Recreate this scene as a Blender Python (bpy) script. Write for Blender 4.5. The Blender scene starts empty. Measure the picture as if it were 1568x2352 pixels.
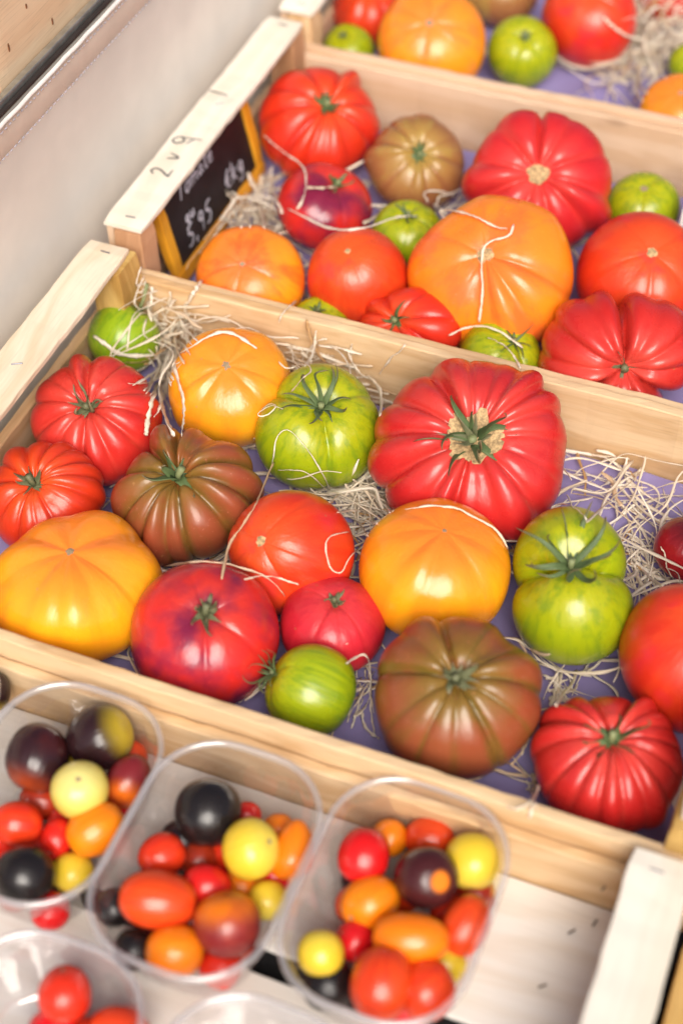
import bpy, bmesh, math, random
import numpy as np
from math import radians, sin, cos, pi, sqrt
from mathutils import Vector, Matrix

scene = bpy.context.scene
C = scene.collection

# ------------------------------------------------------------------ camera
PITCH, YAW, ROLL = radians(47.7436), radians(-22.7498), radians(-1.2878)
FPX, PW, PH = 3591.6, 1568.0, 2352.0            # focal length and frame, in picture units
CAM = Vector((0.0, 0.0, 0.82))                  # z = 0 is the top of the crate rails
_f = Vector((sin(YAW)*cos(PITCH), cos(YAW)*cos(PITCH), -sin(PITCH)))
_r = Vector((cos(YAW), -sin(YAW), 0)); _u = _r.cross(_f)
RIGHT = cos(ROLL)*_r + sin(ROLL)*_u
UP = -sin(ROLL)*_r + cos(ROLL)*_u
FWD = _f
cam = bpy.data.cameras.new('camera'); cam_o = bpy.data.objects.new('camera', cam); C.objects.link(cam_o)
cam.sensor_fit = 'VERTICAL'; cam.sensor_height = 36; cam.sensor_width = 24
cam.lens = 36*FPX/PH; cam.clip_start = .01; cam.clip_end = 200
mw = Matrix((RIGHT, UP, -FWD)).transposed().to_4x4(); mw.translation = CAM
cam_o.matrix_world = mw
cam.dof.use_dof = True; cam.dof.focus_distance = 1.195; cam.dof.aperture_fstop = 2.7; cam.dof.aperture_blades = 9
scene.camera = cam_o

# ------------------------------------------------------------------ light
SUN_AZ, SUN_EL = radians(153), radians(44)      # azimuth clockwise from +Y: the open front of the stall
world = bpy.data.worlds.new('World'); scene.world = world; world.use_nodes = True
wn = world.node_tree; wn.nodes.clear()
wo = wn.nodes.new('ShaderNodeOutputWorld'); wb = wn.nodes.new('ShaderNodeBackground'); ws = wn.nodes.new('ShaderNodeTexSky')
ws.sky_type = 'NISHITA'; ws.sun_disc = False; ws.sun_elevation = SUN_EL; ws.sun_rotation = SUN_AZ
ws.air_density = 0.6; ws.dust_density = 6.0; ws.ozone_density = 0.3
wb.inputs['Strength'].default_value = 0.12
wn.links.new(ws.outputs[0], wb.inputs[0]); wn.links.new(wb.outputs[0], wo.inputs[0])
sun = bpy.data.lights.new('sun', 'SUN'); sun.energy = 3.1; sun.angle = radians(38); sun.color = (1.0, .965, .90)
sun_o = bpy.data.objects.new('sun', sun); C.objects.link(sun_o)
sd = Vector((sin(SUN_AZ)*cos(SUN_EL), cos(SUN_AZ)*cos(SUN_EL), sin(SUN_EL)))
sun_o.rotation_euler = sd.to_track_quat('Z', 'Y').to_euler(); sun_o.location = sd*4
scene.view_settings.view_transform = 'Standard'; scene.view_settings.look = 'None'
scene.view_settings.gamma = 1; scene.view_settings.use_curve_mapping = False
scene.view_settings.exposure = 0.07
scene.cycles.use_denoising = True
scene.cycles.max_bounces = 10; scene.cycles.transparent_max_bounces = 24
scene.cycles.caustics_reflective = False; scene.cycles.caustics_refractive = False

# ------------------------------------------------------------------ helpers
def ray(px, py):
    return (RIGHT*((px-PW/2)/FPX) - UP*((py-PH/2)/FPX) + FWD)
def at(px, py, z):
    """the point of the place at height z that stands at this spot of the picture"""
    d = ray(px, py); return CAM + d*((z-CAM.z)/d.z)
def depth(p): return (p-CAM).dot(FWD)

def mesh_obj(name, verts, faces, mat=None, parent=None, smooth=True, attrs=None):
    me = bpy.data.meshes.new(name)
    me.from_pydata([tuple(v) for v in verts] if not isinstance(verts, np.ndarray) else verts.tolist(), [], faces if isinstance(faces, list) else faces.tolist())
    if smooth: me.polygons.foreach_set('use_smooth', [True]*len(me.polygons))
    for k, a in (attrs or {}).items():
        a = np.asarray(a, dtype=np.float32)
        if a.ndim == 1:
            at_ = me.attributes.new(k, 'FLOAT', 'POINT'); at_.data.foreach_set('value', a)
        else:
            at_ = me.attributes.new(k, 'FLOAT_VECTOR', 'POINT'); at_.data.foreach_set('vector', a.ravel())
    if mat: me.materials.append(mat)
    o = bpy.data.objects.new(name, me); C.objects.link(o)
    if parent: o.parent = parent
    return o
def empty(name, loc=(0, 0, 0)):
    o = bpy.data.objects.new(name, None); o.empty_display_size = .02; C.objects.link(o); o.location = loc; return o
def tag(o, label=None, cat=None, group=None, kind=None):
    if label: o['label'] = label
    if cat: o['category'] = cat
    if group: o['group'] = group
    if kind: o['kind'] = kind
    return o

# ------------------------------------------------------------------ materials
class NT:
    def __init__(s, name):
        s.m = bpy.data.materials.new(name); s.m.use_nodes = True; s.t = s.m.node_tree; s.t.nodes.clear()
        s.out = s.t.nodes.new('ShaderNodeOutputMaterial')
    def n(s, typ, ins=None, **kw):
        nd = s.t.nodes.new(typ)
        for k, v in kw.items(): setattr(nd, k, v)
        for k, v in (ins or {}).items():
            sock = nd.inputs[k]
            if isinstance(v, bpy.types.NodeSocket): s.t.links.new(v, sock)
            else: sock.default_value = v
        return nd
    def mix(s, fac, a, b, blend='MIX'):
        nd = s.t.nodes.new('ShaderNodeMix'); nd.data_type = 'RGBA'; nd.blend_type = blend; nd.clamp_factor = True
        for sock, v in ((nd.inputs[0], fac), (nd.inputs[6], a), (nd.inputs[7], b)):
            if isinstance(v, bpy.types.NodeSocket): s.t.links.new(v, sock)
            else: sock.default_value = v if not isinstance(v, tuple) else (tuple(v)+(1,))[:4]
        return nd.outputs[2]
    def math(s, op, a, b=0.0, c=0.0, clamp=False):
        nd = s.t.nodes.new('ShaderNodeMath'); nd.operation = op; nd.use_clamp = clamp
        for i, v in enumerate((a, b, c)):
            if isinstance(v, bpy.types.NodeSocket): s.t.links.new(v, nd.inputs[i])
            else: nd.inputs[i].default_value = v
        return nd.outputs[0]
    def ss(s, v, lo, hi, to0=0.0, to1=1.0):
        nd = s.n('ShaderNodeMapRange', {'Value': v, 'From Min': lo, 'From Max': hi, 'To Min': to0, 'To Max': to1}, interpolation_type='SMOOTHSTEP')
        return nd.outputs[0]
    def attr(s, name, vec=False):
        nd = s.n('ShaderNodeAttribute', attribute_name=name); return nd.outputs['Vector' if vec else 'Fac']
    def noise(s, vec, scale, detail=3.0, rough=.5, dist=0.0):
        return s.n('ShaderNodeTexNoise', {'Vector': vec, 'Scale': scale, 'Detail': detail, 'Roughness': rough, 'Distortion': dist}).outputs['Fac']
    def vmul(s, v, k):
        return s.n('ShaderNodeVectorMath', {0: v, 1: k}, operation='MULTIPLY').outputs[0]
    def vadd(s, v, k):
        return s.n('ShaderNodeVectorMath', {0: v, 1: k}, operation='ADD').outputs[0]
    def bsdf(s, **ins):
        b = s.t.nodes.new('ShaderNodeBsdfPrincipled')
        for k, v in ins.items():
            k = k.replace('_', ' ')
            sock = b.inputs[k]
            if isinstance(v, bpy.types.NodeSocket): s.t.links.new(v, sock)
            else: sock.default_value = v if not (isinstance(v, tuple) and len(v) == 3 and sock.type == 'RGBA') else v+(1,)
        return b
    def done(s, b):
        s.t.links.new(b.outputs[0], s.out.inputs[0]); return s.m
    def bump(s, h, strength=.2, dist=.001, normal=None):
        ins = {'Height': h, 'Strength': strength, 'Distance': dist}
        if normal is not None: ins['Normal'] = normal
        return s.n('ShaderNodeBump', ins).outputs[0]

def fruit_mat(name, base, shoulder=None, sh=(.05, .45), tip=None, tp=(.55, .95), streak=None, sk=(2.2, .45, .62), samt=.6,
              groove=None, gamt=.5, blotch=None, bl=(32, .5, .68), bamt=.7, rough=.29, spk=.25, coat=.12, sss=.10, pale=None):
    N = NT(name)
    tc = N.n('ShaderNodeTexCoord').outputs['Object']; rnd = N.n('ShaderNodeObjectInfo').outputs['Random']
    off = N.n('ShaderNodeCombineXYZ', {0: N.math('MULTIPLY', rnd, 37.), 1: N.math('MULTIPLY', rnd, 91.), 2: N.math('MULTIPLY', rnd, 13.)}).outputs[0]
    rad = N.attr('rad', True); pol = N.attr('pol'); grv = N.attr('grv')
    lo = N.noise(N.vadd(tc, off), 11., 3.)
    polj = N.math('ADD', pol, N.math('MULTIPLY', N.math('SUBTRACT', lo, .5), .25))
    col = base
    if shoulder: col = N.mix(N.ss(polj, sh[0], sh[1], 1., 0.), col, shoulder)
    if tip: col = N.mix(N.ss(polj, tp[0], tp[1]), col, tip)
    if streak:
        sv = N.vadd(N.vmul(rad, (1, 1, .22)), off)
        st = N.noise(sv, sk[0], 5., .62)
        col = N.mix(N.math('MULTIPLY', N.ss(st, sk[1], sk[2]), samt), col, streak)
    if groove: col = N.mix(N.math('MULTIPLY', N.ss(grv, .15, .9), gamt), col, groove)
    if blotch: col = N.mix(N.math('MULTIPLY', N.ss(N.noise(N.vadd(tc, off), bl[0], 3., .5), bl[1], bl[2]), bamt), col, blotch)
    # freckles and slight unevenness of the skin
    fine = N.noise(tc, 420., 2., .6)
    frk = N.ss(fine, .64, .74)
    col = N.mix(N.math('MULTIPLY', frk, spk), col, pale or tuple(min(1, c*1.5+.06) for c in base))
    vo = N.n('ShaderNodeTexVoronoi', {'Vector': N.vadd(tc, off), 'Scale': 62.}, feature='F1')      # small corky blemishes
    sel = N.ss(N.n('ShaderNodeSeparateColor', {0: vo.outputs['Color']}).outputs[0], .70, .72)
    col = N.mix(N.math('MULTIPLY', N.math('MULTIPLY', N.ss(N.math('ADD', vo.outputs['Distance'], N.math('MULTIPLY', fine, .05)), .05, .12, 1., 0.), sel), .55 if coat < .2 else .25), col, (.42, .22, .09))
    hsv = N.n('ShaderNodeHueSaturation', {'Color': col, 'Value': N.math('ADD', .9, N.math('MULTIPLY', lo, .2)), 'Saturation': 1.0, 'Hue': N.math('ADD', .496, N.math('MULTIPLY', rnd, .008))}).outputs[0]
    mid = N.noise(tc, 60., 2.)
    rg = N.math('ADD', rough-.10, N.math('ADD', N.math('MULTIPLY', mid, .10), N.math('MULTIPLY', lo, .16)))
    mer = N.noise(N.vadd(N.vmul(rad, (1, 1, .16)), off), 7.5, 3., .5)       # faint meridian ridges
    nb = N.bump(N.math('ADD', N.math('MULTIPLY', mid, .7), N.math('ADD', N.math('MULTIPLY', mer, 1.2), N.math('MULTIPLY', fine, .05))), .30, .0015)
    b = N.bsdf(Base_Color=hsv, Roughness=rg, Normal=nb, IOR=1.45, Coat_Weight=coat, Coat_Roughness=.12)
    b.inputs['Subsurface Weight'].default_value = sss; b.inputs['Subsurface Radius'].default_value = (1, .35, .15); b.inputs['Subsurface Scale'].default_value = .006
    return N.done(b)

FM = {
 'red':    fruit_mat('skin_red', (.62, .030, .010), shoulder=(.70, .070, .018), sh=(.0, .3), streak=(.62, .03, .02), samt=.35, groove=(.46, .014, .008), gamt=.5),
 'orangered': fruit_mat('skin_orange_red', (.64, .036, .010), shoulder=(.72, .080, .016), sh=(.02, .35), blotch=(.66, .03, .04), bl=(41, .52, .72), bamt=.6, streak=(.78, .10, .02), samt=.3),
 'pink':   fruit_mat('skin_pink', (.56, .020, .022), shoulder=(.66, .062, .050), sh=(.0, .32), streak=(.46, .012, .018), samt=.5, groove=(.58, .040, .03), gamt=.4, rough=.26),
 'orange': fruit_mat('skin_orange', (.96, .385, .010), shoulder=(.92, .22, .026), sh=(.04, .42), streak=(.90, .23, .025), sk=(2.6, .52, .70), samt=.55, groove=(.88, .22, .02), gamt=.3, rough=.22, spk=.12),
 'bicolor': fruit_mat('skin_bicolor', (.95, .31, .012), shoulder=(.88, .15, .03), sh=(.02, .40), streak=(.78, .06, .02), sk=(2.2, .44, .68), samt=.7, spk=.12),
 'peach':  fruit_mat('skin_peach', (.95, .30, .012), shoulder=(.90, .20, .03), sh=(.02, .4), streak=(.90, .17, .035), sk=(2.2, .46, .66), samt=.75, groove=(.80, .16, .03), gamt=.4, rough=.22, spk=.12),
 'green':  fruit_mat('skin_zebra_green', (.30, .37, .006), shoulder=(.39, .40, .008), sh=(.05, .4), tip=(.15, .25, .010), tp=(.55, .95), streak=(.15, .25, .010), sk=(6.5, .44, .66), samt=.7, rough=.25, spk=.08, coat=.2),
 'deepgreen': fruit_mat('skin_zebra_deep_green', (.24, .37, .012), shoulder=(.30, .40, .012), streak=(.13, .27, .012), sk=(8., .44, .62), samt=.75, rough=.25, spk=.08, coat=.2),
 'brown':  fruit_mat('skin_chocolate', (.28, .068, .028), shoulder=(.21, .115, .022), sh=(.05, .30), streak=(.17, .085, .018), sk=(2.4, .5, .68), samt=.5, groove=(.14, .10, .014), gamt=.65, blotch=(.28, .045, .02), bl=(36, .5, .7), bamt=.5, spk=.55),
 'olive':  fruit_mat('skin_olive_brown', (.30, .12, .045), shoulder=(.34, .22, .05), sh=(.0, .4), streak=(.36, .26, .06), sk=(2.2, .5, .65), samt=.5, groove=(.22, .07, .03), gamt=.5, rough=.26),
 'purple': fruit_mat('skin_purple_red', (.62, .028, .018), shoulder=(.64, .055, .03), sh=(.0, .25), blotch=(.17, .012, .045), bl=(24, .38, .64), bamt=.95, rough=.2, spk=.2),
 'dark':   fruit_mat('skin_dark_red', (.36, .012, .012), shoulder=(.10, .010, .012), sh=(.05, .5), rough=.2, spk=.3),
 'c_red':  fruit_mat('cherry_red', (.66, .018, .010), rough=.17, spk=.06, streak=(.58, .02, .012), samt=.3),
 'c_scarlet': fruit_mat('cherry_scarlet', (.72, .055, .010), rough=.17, spk=.06, streak=(.62, .02, .012), samt=.4),
 'c_darkred': fruit_mat('cherry_dark_red', (.42, .030, .010), rough=.2, spk=.06, blotch=(.24, .02, .01)),
 'c_orange': fruit_mat('cherry_orange', (.86, .22, .006), rough=.17, spk=.05, streak=(.84, .15, .006), samt=.4),
 'c_yellow': fruit_mat('cherry_yellow', (.74, .52, .035), rough=.17, spk=.1, shoulder=(.76, .60, .08), sh=(.0, .5)),
 'c_pale': fruit_mat('cherry_pale_yellow', (.70, .56, .09), rough=.17, spk=.1, shoulder=(.72, .64, .22), sh=(.0, .5)),
 'c_black': fruit_mat('cherry_black', (.013, .010, .010), tip=(.07, .03, .012), tp=(.7, 1.), rough=.2, spk=.05),
 'c_indigo': fruit_mat('cherry_indigo', (.030, .010, .013), tip=(.40, .05, .012), tp=(.55, .95), rough=.2, spk=.05, blotch=(.07, .012, .012)),
 'c_ember': fruit_mat('cherry_ember', (.20, .018, .022), tip=(.75, .16, .008), tp=(.5, .78), rough=.2, spk=.05, blotch=(.35, .03, .02)),
 'c_gold': fruit_mat('cherry_indigo_gold', (.026, .010, .012), tip=(.52, .36, .02), tp=(.58, .92), rough=.2, spk=.05),
}

def wood_mat(name, a, b, grain=1.0, knots=0.0, rough=.62, dirt=.15):
    N = NT(name); tc = N.n('ShaderNodeTexCoord').outputs['Object']; rnd = N.n('ShaderNodeObjectInfo').outputs['Random']
    off = N.n('ShaderNodeCombineXYZ', {0: N.math('MULTIPLY', rnd, 23.), 1: N.math('MULTIPLY', rnd, 57.), 2: N.math('MULTIPLY', rnd, 11.)}).outputs[0]
    p = N.vadd(tc, off)
    warp = N.noise(N.vmul(p, (5, 9, 9)), 1.0, 2.)
    w = N.n('ShaderNodeVectorMath', {0: N.vmul(p, (2.2, 60, 60)), 1: N.n('ShaderNodeCombineXYZ', {0: 0., 1: N.math('MULTIPLY', warp, 5.), 2: N.math('MULTIPLY', warp, 3.)}).outputs[0]}, operation='ADD').outputs[0]
    g = N.noise(w, 1.0, 4., .55)
    f = N.noise(N.vmul(p, (22, 700, 700)), 1.0, 2., .5)
    col = N.mix(N.ss(g, .36, .66), a, b)
    col = N.mix(N.math('MULTIPLY', N.ss(f, .5, .75), .22*grain), col, tuple(c*.62 for c in b))
    if knots:
        vo = N.n('ShaderNodeTexVoronoi', {'Vector': N.vmul(p, (8, 20, 20)), 'Scale': 1.}, feature='F1')
        sel = N.ss(N.n('ShaderNodeSeparateColor', {0: vo.outputs['Color']}).outputs[0], .80, .84)
        col = N.mix(N.math('MULTIPLY', N.math('MULTIPLY', N.ss(vo.outputs['Distance'], .04, .17, 1., 0.), sel), knots), col, (.17, .08, .035))
    d = N.noise(p, 9., 4., .6)
    col = N.mix(N.math('MULTIPLY', N.ss(d, .5, .8), dirt), col, (.36, .27, .19))
    b_ = N.bsdf(Base_Color=col, Roughness=rough, Normal=N.bump(N.math('ADD', f, N.math('MULTIPLY', g, .5)), .35, .0006))
    b_.inputs['Specular IOR Level'].default_value = .3
    return N.done(b_)
WM = {
 'pine': wood_mat('pine_board', (.72, .52, .31), (.56, .35, .17), knots=.75, dirt=.22),
 'pale': wood_mat('pale_rail', (.76, .66, .52), (.66, .53, .37), grain=1., dirt=.25, knots=.35),
 'white': wood_mat('bleached_rail', (.80, .74, .64), (.74, .67, .55), grain=.8, dirt=.16, knots=.25),
 'amber': wood_mat('amber_post', (.60, .40, .14), (.40, .23, .06)),
 'pink': wood_mat('pinkish_board', (.68, .49, .34), (.60, .40, .25), grain=.8, knots=.5, dirt=.2),
 'brown': wood_mat('brown_post', (.56, .33, .19), (.42, .22, .11), grain=1.2),
 'poplar': wood_mat('poplar_slat', (.76, .73, .68), (.70, .64, .56), grain=.9, dirt=.1),
 'plywood': wood_mat('plywood_side', (.80, .60, .40), (.74, .52, .33), knots=.4, grain=1.6),
}
def plain(name, col, rough=.6, metal=0., noise_amt=.15, nscale=60., spec=.5, bump=.0, dist=.001):
    N = NT(name); tc = N.n('ShaderNodeTexCoord').outputs['Object']
    n = N.noise(tc, nscale, 4., .6)
    c = N.mix(N.ss(n, .3, .75), tuple(x*(1-noise_amt) for x in col), tuple(min(1, x*(1+noise_amt)) for x in col))
    kw = dict(Base_Color=c, Roughness=rough, Metallic=metal)
    if bump: kw['Normal'] = N.bump(n, bump, dist)
    b = N.bsdf(**kw); b.inputs['Specular IOR Level'].default_value = spec
    return N.done(b)
M_PAPER = None
def paper_mat():
    N = NT('purple_tissue'); tc = N.n('ShaderNodeTexCoord').outputs['Object']
    n = N.noise(tc, 700., 3., .7); l = N.noise(tc, 16., 3.)
    c = N.mix(l, (.235, .195, .42), (.29, .25, .48))
    c = N.mix(N.math('MULTIPLY', N.ss(n, .55, .8), .35), c, (.42, .38, .60))
    return N.done(N.bsdf(Base_Color=c, Roughness=.8, Normal=N.bump(N.math('ADD', N.math('MULTIPLY', n, .1), l), .25, .003)))
M_PAPER = paper_mat()
def straw_mat():
    N = NT('wood_wool'); r = N.attr('rnd'); v = N.attr('len')
    c = N.mix(r, (.94, .87, .75), (.84, .72, .55))
    c = N.mix(N.ss(r, .86, .99), c, (.60, .36, .16))
    n = N.noise(N.n('ShaderNodeTexCoord').outputs['Object'], 300., 2.)
    c = N.mix(N.math('MULTIPLY', N.ss(n, .5, .8), .3), c, (.86, .76, .60))
    b = N.bsdf(Base_Color=c, Roughness=.55); b.inputs['Specular IOR Level'].default_value = .35
    tr = N.n('ShaderNodeBsdfTranslucent', {'Color': c})
    mx = N.n('ShaderNodeMixShader', {0: .25, 1: b.outputs[0], 2: tr.outputs[0]})
    return N.done(mx)
M_STRAW = straw_mat()
def sepal_mat(name, a, b, tipc):
    N = NT(name); v = N.attr('len'); n = N.noise(N.n('ShaderNodeTexCoord').outputs['Object'], 500., 3.)
    c = N.mix(n, a, b); c = N.mix(N.ss(v, .55, 1.0), c, tipc)
    return N.done(N.bsdf(Base_Color=c, Roughness=.6, Normal=N.bump(n, .4, .0006)))
M_SEPAL = sepal_mat('calyx_green', (.060, .105, .030), (.12, .165, .065), (.15, .11, .05))
M_SEPALD = sepal_mat('calyx_dry', (.085, .11, .045), (.17, .16, .085), (.22, .15, .08))
M_STEM = plain('stem_end', (.20, .23, .10), .6, nscale=300)
M_CORK = plain('cork_scar', (.46, .31, .15), .75, noise_amt=.45, nscale=350, bump=.6)
M_SCAR = plain('grey_scar', (.30, .22, .13), .8, noise_amt=.35, nscale=600, bump=.5)
M_STAPLE = plain('staple_steel', (.22, .22, .25), .42, .8, nscale=200)
M_RUST2 = plain('dark_staple', (.13, .085, .06), .7, noise_amt=.5, nscale=500)
M_INK = plain('stamp_ink', (.075, .075, .085), .8, noise_amt=.5, nscale=400)
M_TABLE = plain('black_cloth', (.012, .011, .012), .9, noise_amt=.4, nscale=200)
M_SLATE = plain('slate', (.011, .008, .010), .55, noise_amt=.4, nscale=40)
M_CHALK = plain('chalk_pen', (.50, .49, .56), .85, noise_amt=.3, nscale=500)
M_FRAME = wood_mat('varnished_frame', (.72, .33, .025), (.58, .24, .015), rough=.35, dirt=.05)
M_CANVAS = plain('canvas', (.75, .72, .665), .85, noise_amt=.07, nscale=9, bump=.15, dist=.004)
M_HEM = plain('canvas_hem', (.70, .60, .51), .8, noise_amt=.06, nscale=30)
M_PIPING = plain('white_piping', (.78, .74, .70), .6, nscale=100, noise_amt=.08)
M_THREAD = plain('grey_thread', (.42, .41, .46), .7, nscale=300)
M_METAL = plain('brushed_steel', (.50, .51, .48), .38, .85, nscale=90)
M_CHANNEL = plain('dark_channel', (.035, .028, .026), .5, .2, nscale=80)
M_SHELF = plain('shelf_top', (.18, .16, .14), .8, nscale=30)
M_CARD = plain('white_card', (.78, .75, .70), .7, nscale=30, noise_amt=.05)
def plastic_mat():
    N = NT('clear_plastic')
    fc = N.n('ShaderNodeLayerWeight', {'Blend': .5}).outputs['Facing']
    fr = N.math('ADD', .15, N.math('MULTIPLY', N.math('POWER', fc, 4.), .55))
    gl = N.n('ShaderNodeBsdfGlossy', {'Color': (1, 1, 1, 1), 'Roughness': .05})
    tp = N.n('ShaderNodeBsdfTransparent', {'Color': (.965, .96, .97, 1)})
    df = N.n('ShaderNodeBsdfDiffuse', {'Color': (.85, .84, .86, 1)})
    tl = N.n('ShaderNodeBsdfTranslucent', {'Color': (.85, .84, .86, 1)})
    milk = N.n('ShaderNodeMixShader', {0: .5, 1: df.outputs[0], 2: tl.outputs[0]})
    a = N.n('ShaderNodeMixShader', {0: N.attr('milk'), 1: tp.outputs[0], 2: milk.outputs[0]})
    b = N.n('ShaderNodeMixShader', {0: fr, 1: a.outputs[0], 2: gl.outputs[0]})
    return N.done(b)
M_PLASTIC = plastic_mat()

# ------------------------------------------------------------------ boards and crates
def board(name, p0, p1, w, h, mat, parent=None, up=(0, 0, 1), seed=0, jit=.0006, rnd=.0012):
    """a sawn board from p0 to p1 (centre line); w across, h along up; local X is the grain"""
    p0, p1 = Vector(p0), Vector(p1); L = (p1-p0).length; x = (p1-p0).normalized()
    z = Vector(up); z = (z - x*z.dot(x)).normalized(); y = z.cross(x)
    rg = np.random.default_rng(seed*7+11)
    ns = max(4, int(L/.012)); prof = []
    for sx, sy, a0 in ((1, 1, 0), (-1, 1, 90), (-1, -1, 180), (1, -1, 270)):
        for k in range(3):
            a = radians(a0+k*45); prof.append((sx*(w/2-rnd)+rnd*cos(a), sy*(h/2-rnd)+rnd*sin(a)))
    prof = np.array(prof); m = len(prof); V = []
    jy = np.convolve(rg.normal(0, 1, ns+9), np.ones(6)/6, 'valid')[:ns+1]; jz = np.convolve(rg.normal(0, 1, ns+9), np.ones(6)/6, 'valid')[:ns+1]
    for i in range(ns+1):
        xx = -L/2+L*i/ns
        q = prof.copy(); e = 1.0
        if i in (0, ns): q = q*(1-2*rnd/np.array([w, h]))
        cj = rg.normal(0, jit*.35, (4, 2)); cj = np.repeat(cj, 3, axis=0)
        q = q + cj + np.array([jy[i]*jit, jz[i]*jit])
        if i == 0: xx += 0
        V += [(xx, a, b) for a, b in q]
    F = [[i*m+j, i*m+(j+1) % m, (i+1)*m+(j+1) % m, (i+1)*m+j] for i in range(ns) for j in range(m)]
    F = [f[::-1] for f in F]
    F.append(list(range(m))); F.append([ns*m+j for j in range(m)][::-1])
    F[-2] = F[-2]; 
    o = mesh_obj(name, V, F, mat, parent, smooth=False)
    M = Matrix((x, y, z)).transposed().to_4x4(); M.translation = (p0+p1)/2
    pl = parent.matrix_basis.translation if parent and parent.parent is None else None
    if parent is not None:
        base = parent.matrix_basis if parent.parent is None else parent.parent.matrix_basis @ parent.matrix_basis
        M = base.inverted() @ M
    o.matrix_basis = M
    return o
def staple(p, ang, parent, L=.011, mat=None, nrm='z'):
    bm = bmesh.new(); bmesh.ops.create_cube(bm, size=1)
    bmesh.ops.scale(bm, vec=(L, .0011, .0012), verts=bm.verts)
    bmesh.ops.bevel(bm, geom=bm.edges[:], offset=.0003, segments=1, affect='EDGES')
    me = bpy.data.meshes.new('staple'); bm.to_mesh(me); bm.free(); me.materials.append(mat or M_STAPLE)
    o = bpy.data.objects.new('staple', me); C.objects.link(o)
    W = Matrix.Translation(p) @ Matrix.Rotation(ang, 4, 'Z')
    if nrm == 'y': W = Matrix.Translation(p) @ Matrix.Rotation(pi/2, 4, 'X') @ Matrix.Rotation(ang, 4, 'Z')
    o.parent = parent
    base = parent.matrix_basis if parent.parent is None else parent.parent.matrix_basis @ parent.matrix_basis
    o.matrix_basis = base.inverted() @ W
    return o
X0, X1 = -.603, .010
def crate(label, y0, y1, zr, zw, zf, mats, seed, front=True, rear=True, rail_y=None, slats=None, right=True, post=.027, X1=.010):
    """y0..y1 outer depth, zr top of the end rails, zw top of the long boards, zf inside floor"""
    r = empty('wooden_crate', ((X0+X1)/2, (y0+y1)/2, zf-.012)); tag(r, label, 'crate', 'wooden crates on the stall')
    t = .0085
    ra, rb = rail_y or (y0+.012, y1-.010)
    mr, mb, mp = mats['rail'], mats['board'], mats['post']
    ends = [(X0, 1)] + ([(X1, -1)] if right else [])
    for ex, s in ends:
        xi = ex+s*.0195
        rl = board('rail', (xi, ra, zr-.003), (xi, rb, zr-.003), .038, .006, mr, r, seed=seed+int(s))
        for yy, a in ((ra+.012, .05), (ra+.13, 1.25), (rb-.012, -.06), (rb-.16, .5)):
            staple((xi+s*.002, yy, zr+.0004), a, rl, .009)
        hb = zr-.006
        board('end_board', (ex+s*.006, ra+.002, hb-.020), (ex+s*.006, rb-.002, hb-.020), .009, .040, mats['end'], r, seed=seed+3)
        board('end_board', (ex+s*.006, ra+.002, zf+.018), (ex+s*.006, rb-.002, zf+.018), .009, .044, mats['end'], r, seed=seed+4)
        for py in (y0+t+.014, y1-t-.014):
            board('corner_post', (ex+s*(.011+post/2), py, zf-.010), (ex+s*(.011+post/2), py, hb-.0005), .027, post, mp, r, up=(0, 1, 0), seed=seed+5+int(py*50))
    hh = zw-zf+.006
    if front: board('long_board', (X0+.011, y0+t/2, zw-hh/2), (X1-.0 if right else X1, y0+t/2, zw-hh/2), t, hh, mb, r, seed=seed+20, jit=.0007)
    if rear: board('long_board', (X0+.011, y1-t/2, zw-hh/2), (X1-.0, y1-t/2, zw-hh/2), t, hh, mats.get('rear', mb), r, seed=seed+21, jit=.0007)
    for i, (a, b) in enumerate(slats or [(y0+t+.001, (y0+y1)/2-.006), ((y0+y1)/2+.006, y1-t-.001)]):
        board('bottom_slat', (X0+.012, (a+b)/2, zf-.0025), (X1-.012, (a+b)/2, zf-.0025), b-a, .004, mats['slat'], r, seed=seed+30+i, jit=.0002)
    return r

ZF = -.108
tag(mesh_obj('stall_table', [(-1.6, -.9, ZF-.0125), (1.2, -.9, ZF-.0125), (1.2, 2.6, ZF-.0125), (-1.6, 2.6, ZF-.0125),
    (-1.6, -.9, ZF-.05), (1.2, -.9, ZF-.05), (1.2, 2.6, ZF-.05), (-1.6, 2.6, ZF-.05)],
    [[0, 1, 2, 3], [7, 6, 5, 4], [0, 4, 5, 1], [1, 5, 6, 2], [2, 6, 7, 3], [3, 7, 4, 0]], M_TABLE, smooth=False), kind='structure')

ZA = -.097
crA = crate('pale crate in the foreground holding clear punnets of cherry tomatoes', .130, .5195, -.022, -.052, ZA,
    dict(rail=WM['white'], board=WM['pine'], post=WM['pine'], end=WM['pine'], slat=WM['poplar']), 1, front=False,
    slats=[(.405, .510), (.285, .388), (.165, .268)], rail_y=(.14, .515))
crB = crate('middle crate with large heirloom tomatoes in sharp focus', .5205, .911, 0, -.033, ZF,
    dict(rail=WM['pale'], board=WM['pine'], post=WM['amber'], end=WM['pine'], slat=WM['poplar']), 2, post=.036, X1=.031)
crC = crate('crate behind the middle one, its rail marked 2V9, with a chalkboard inside', .9120, 1.288, .003, -.036, ZF,
    dict(rail=WM['white'], board=WM['pine'], post=WM['brown'], end=WM['pink'], slat=WM['poplar'], rear=WM['pink']), 3, X1=.031)
crD = crate('farthest blurred crate at the top of the picture', 1.289, 1.67, .0, -.031, ZF,
    dict(rail=WM['white'], board=WM['pink'], post=WM['pine'], end=WM['pink'], slat=WM['poplar']), 4, X1=.031)
tag(board('wooden_batten', (.033, .12, ZF+.010), (.033, .50, ZF+.010), .034, .045, WM['amber'], None, seed=88), 'brown wooden batten right of the foreground crate, at the picture edge', 'batten')
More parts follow.
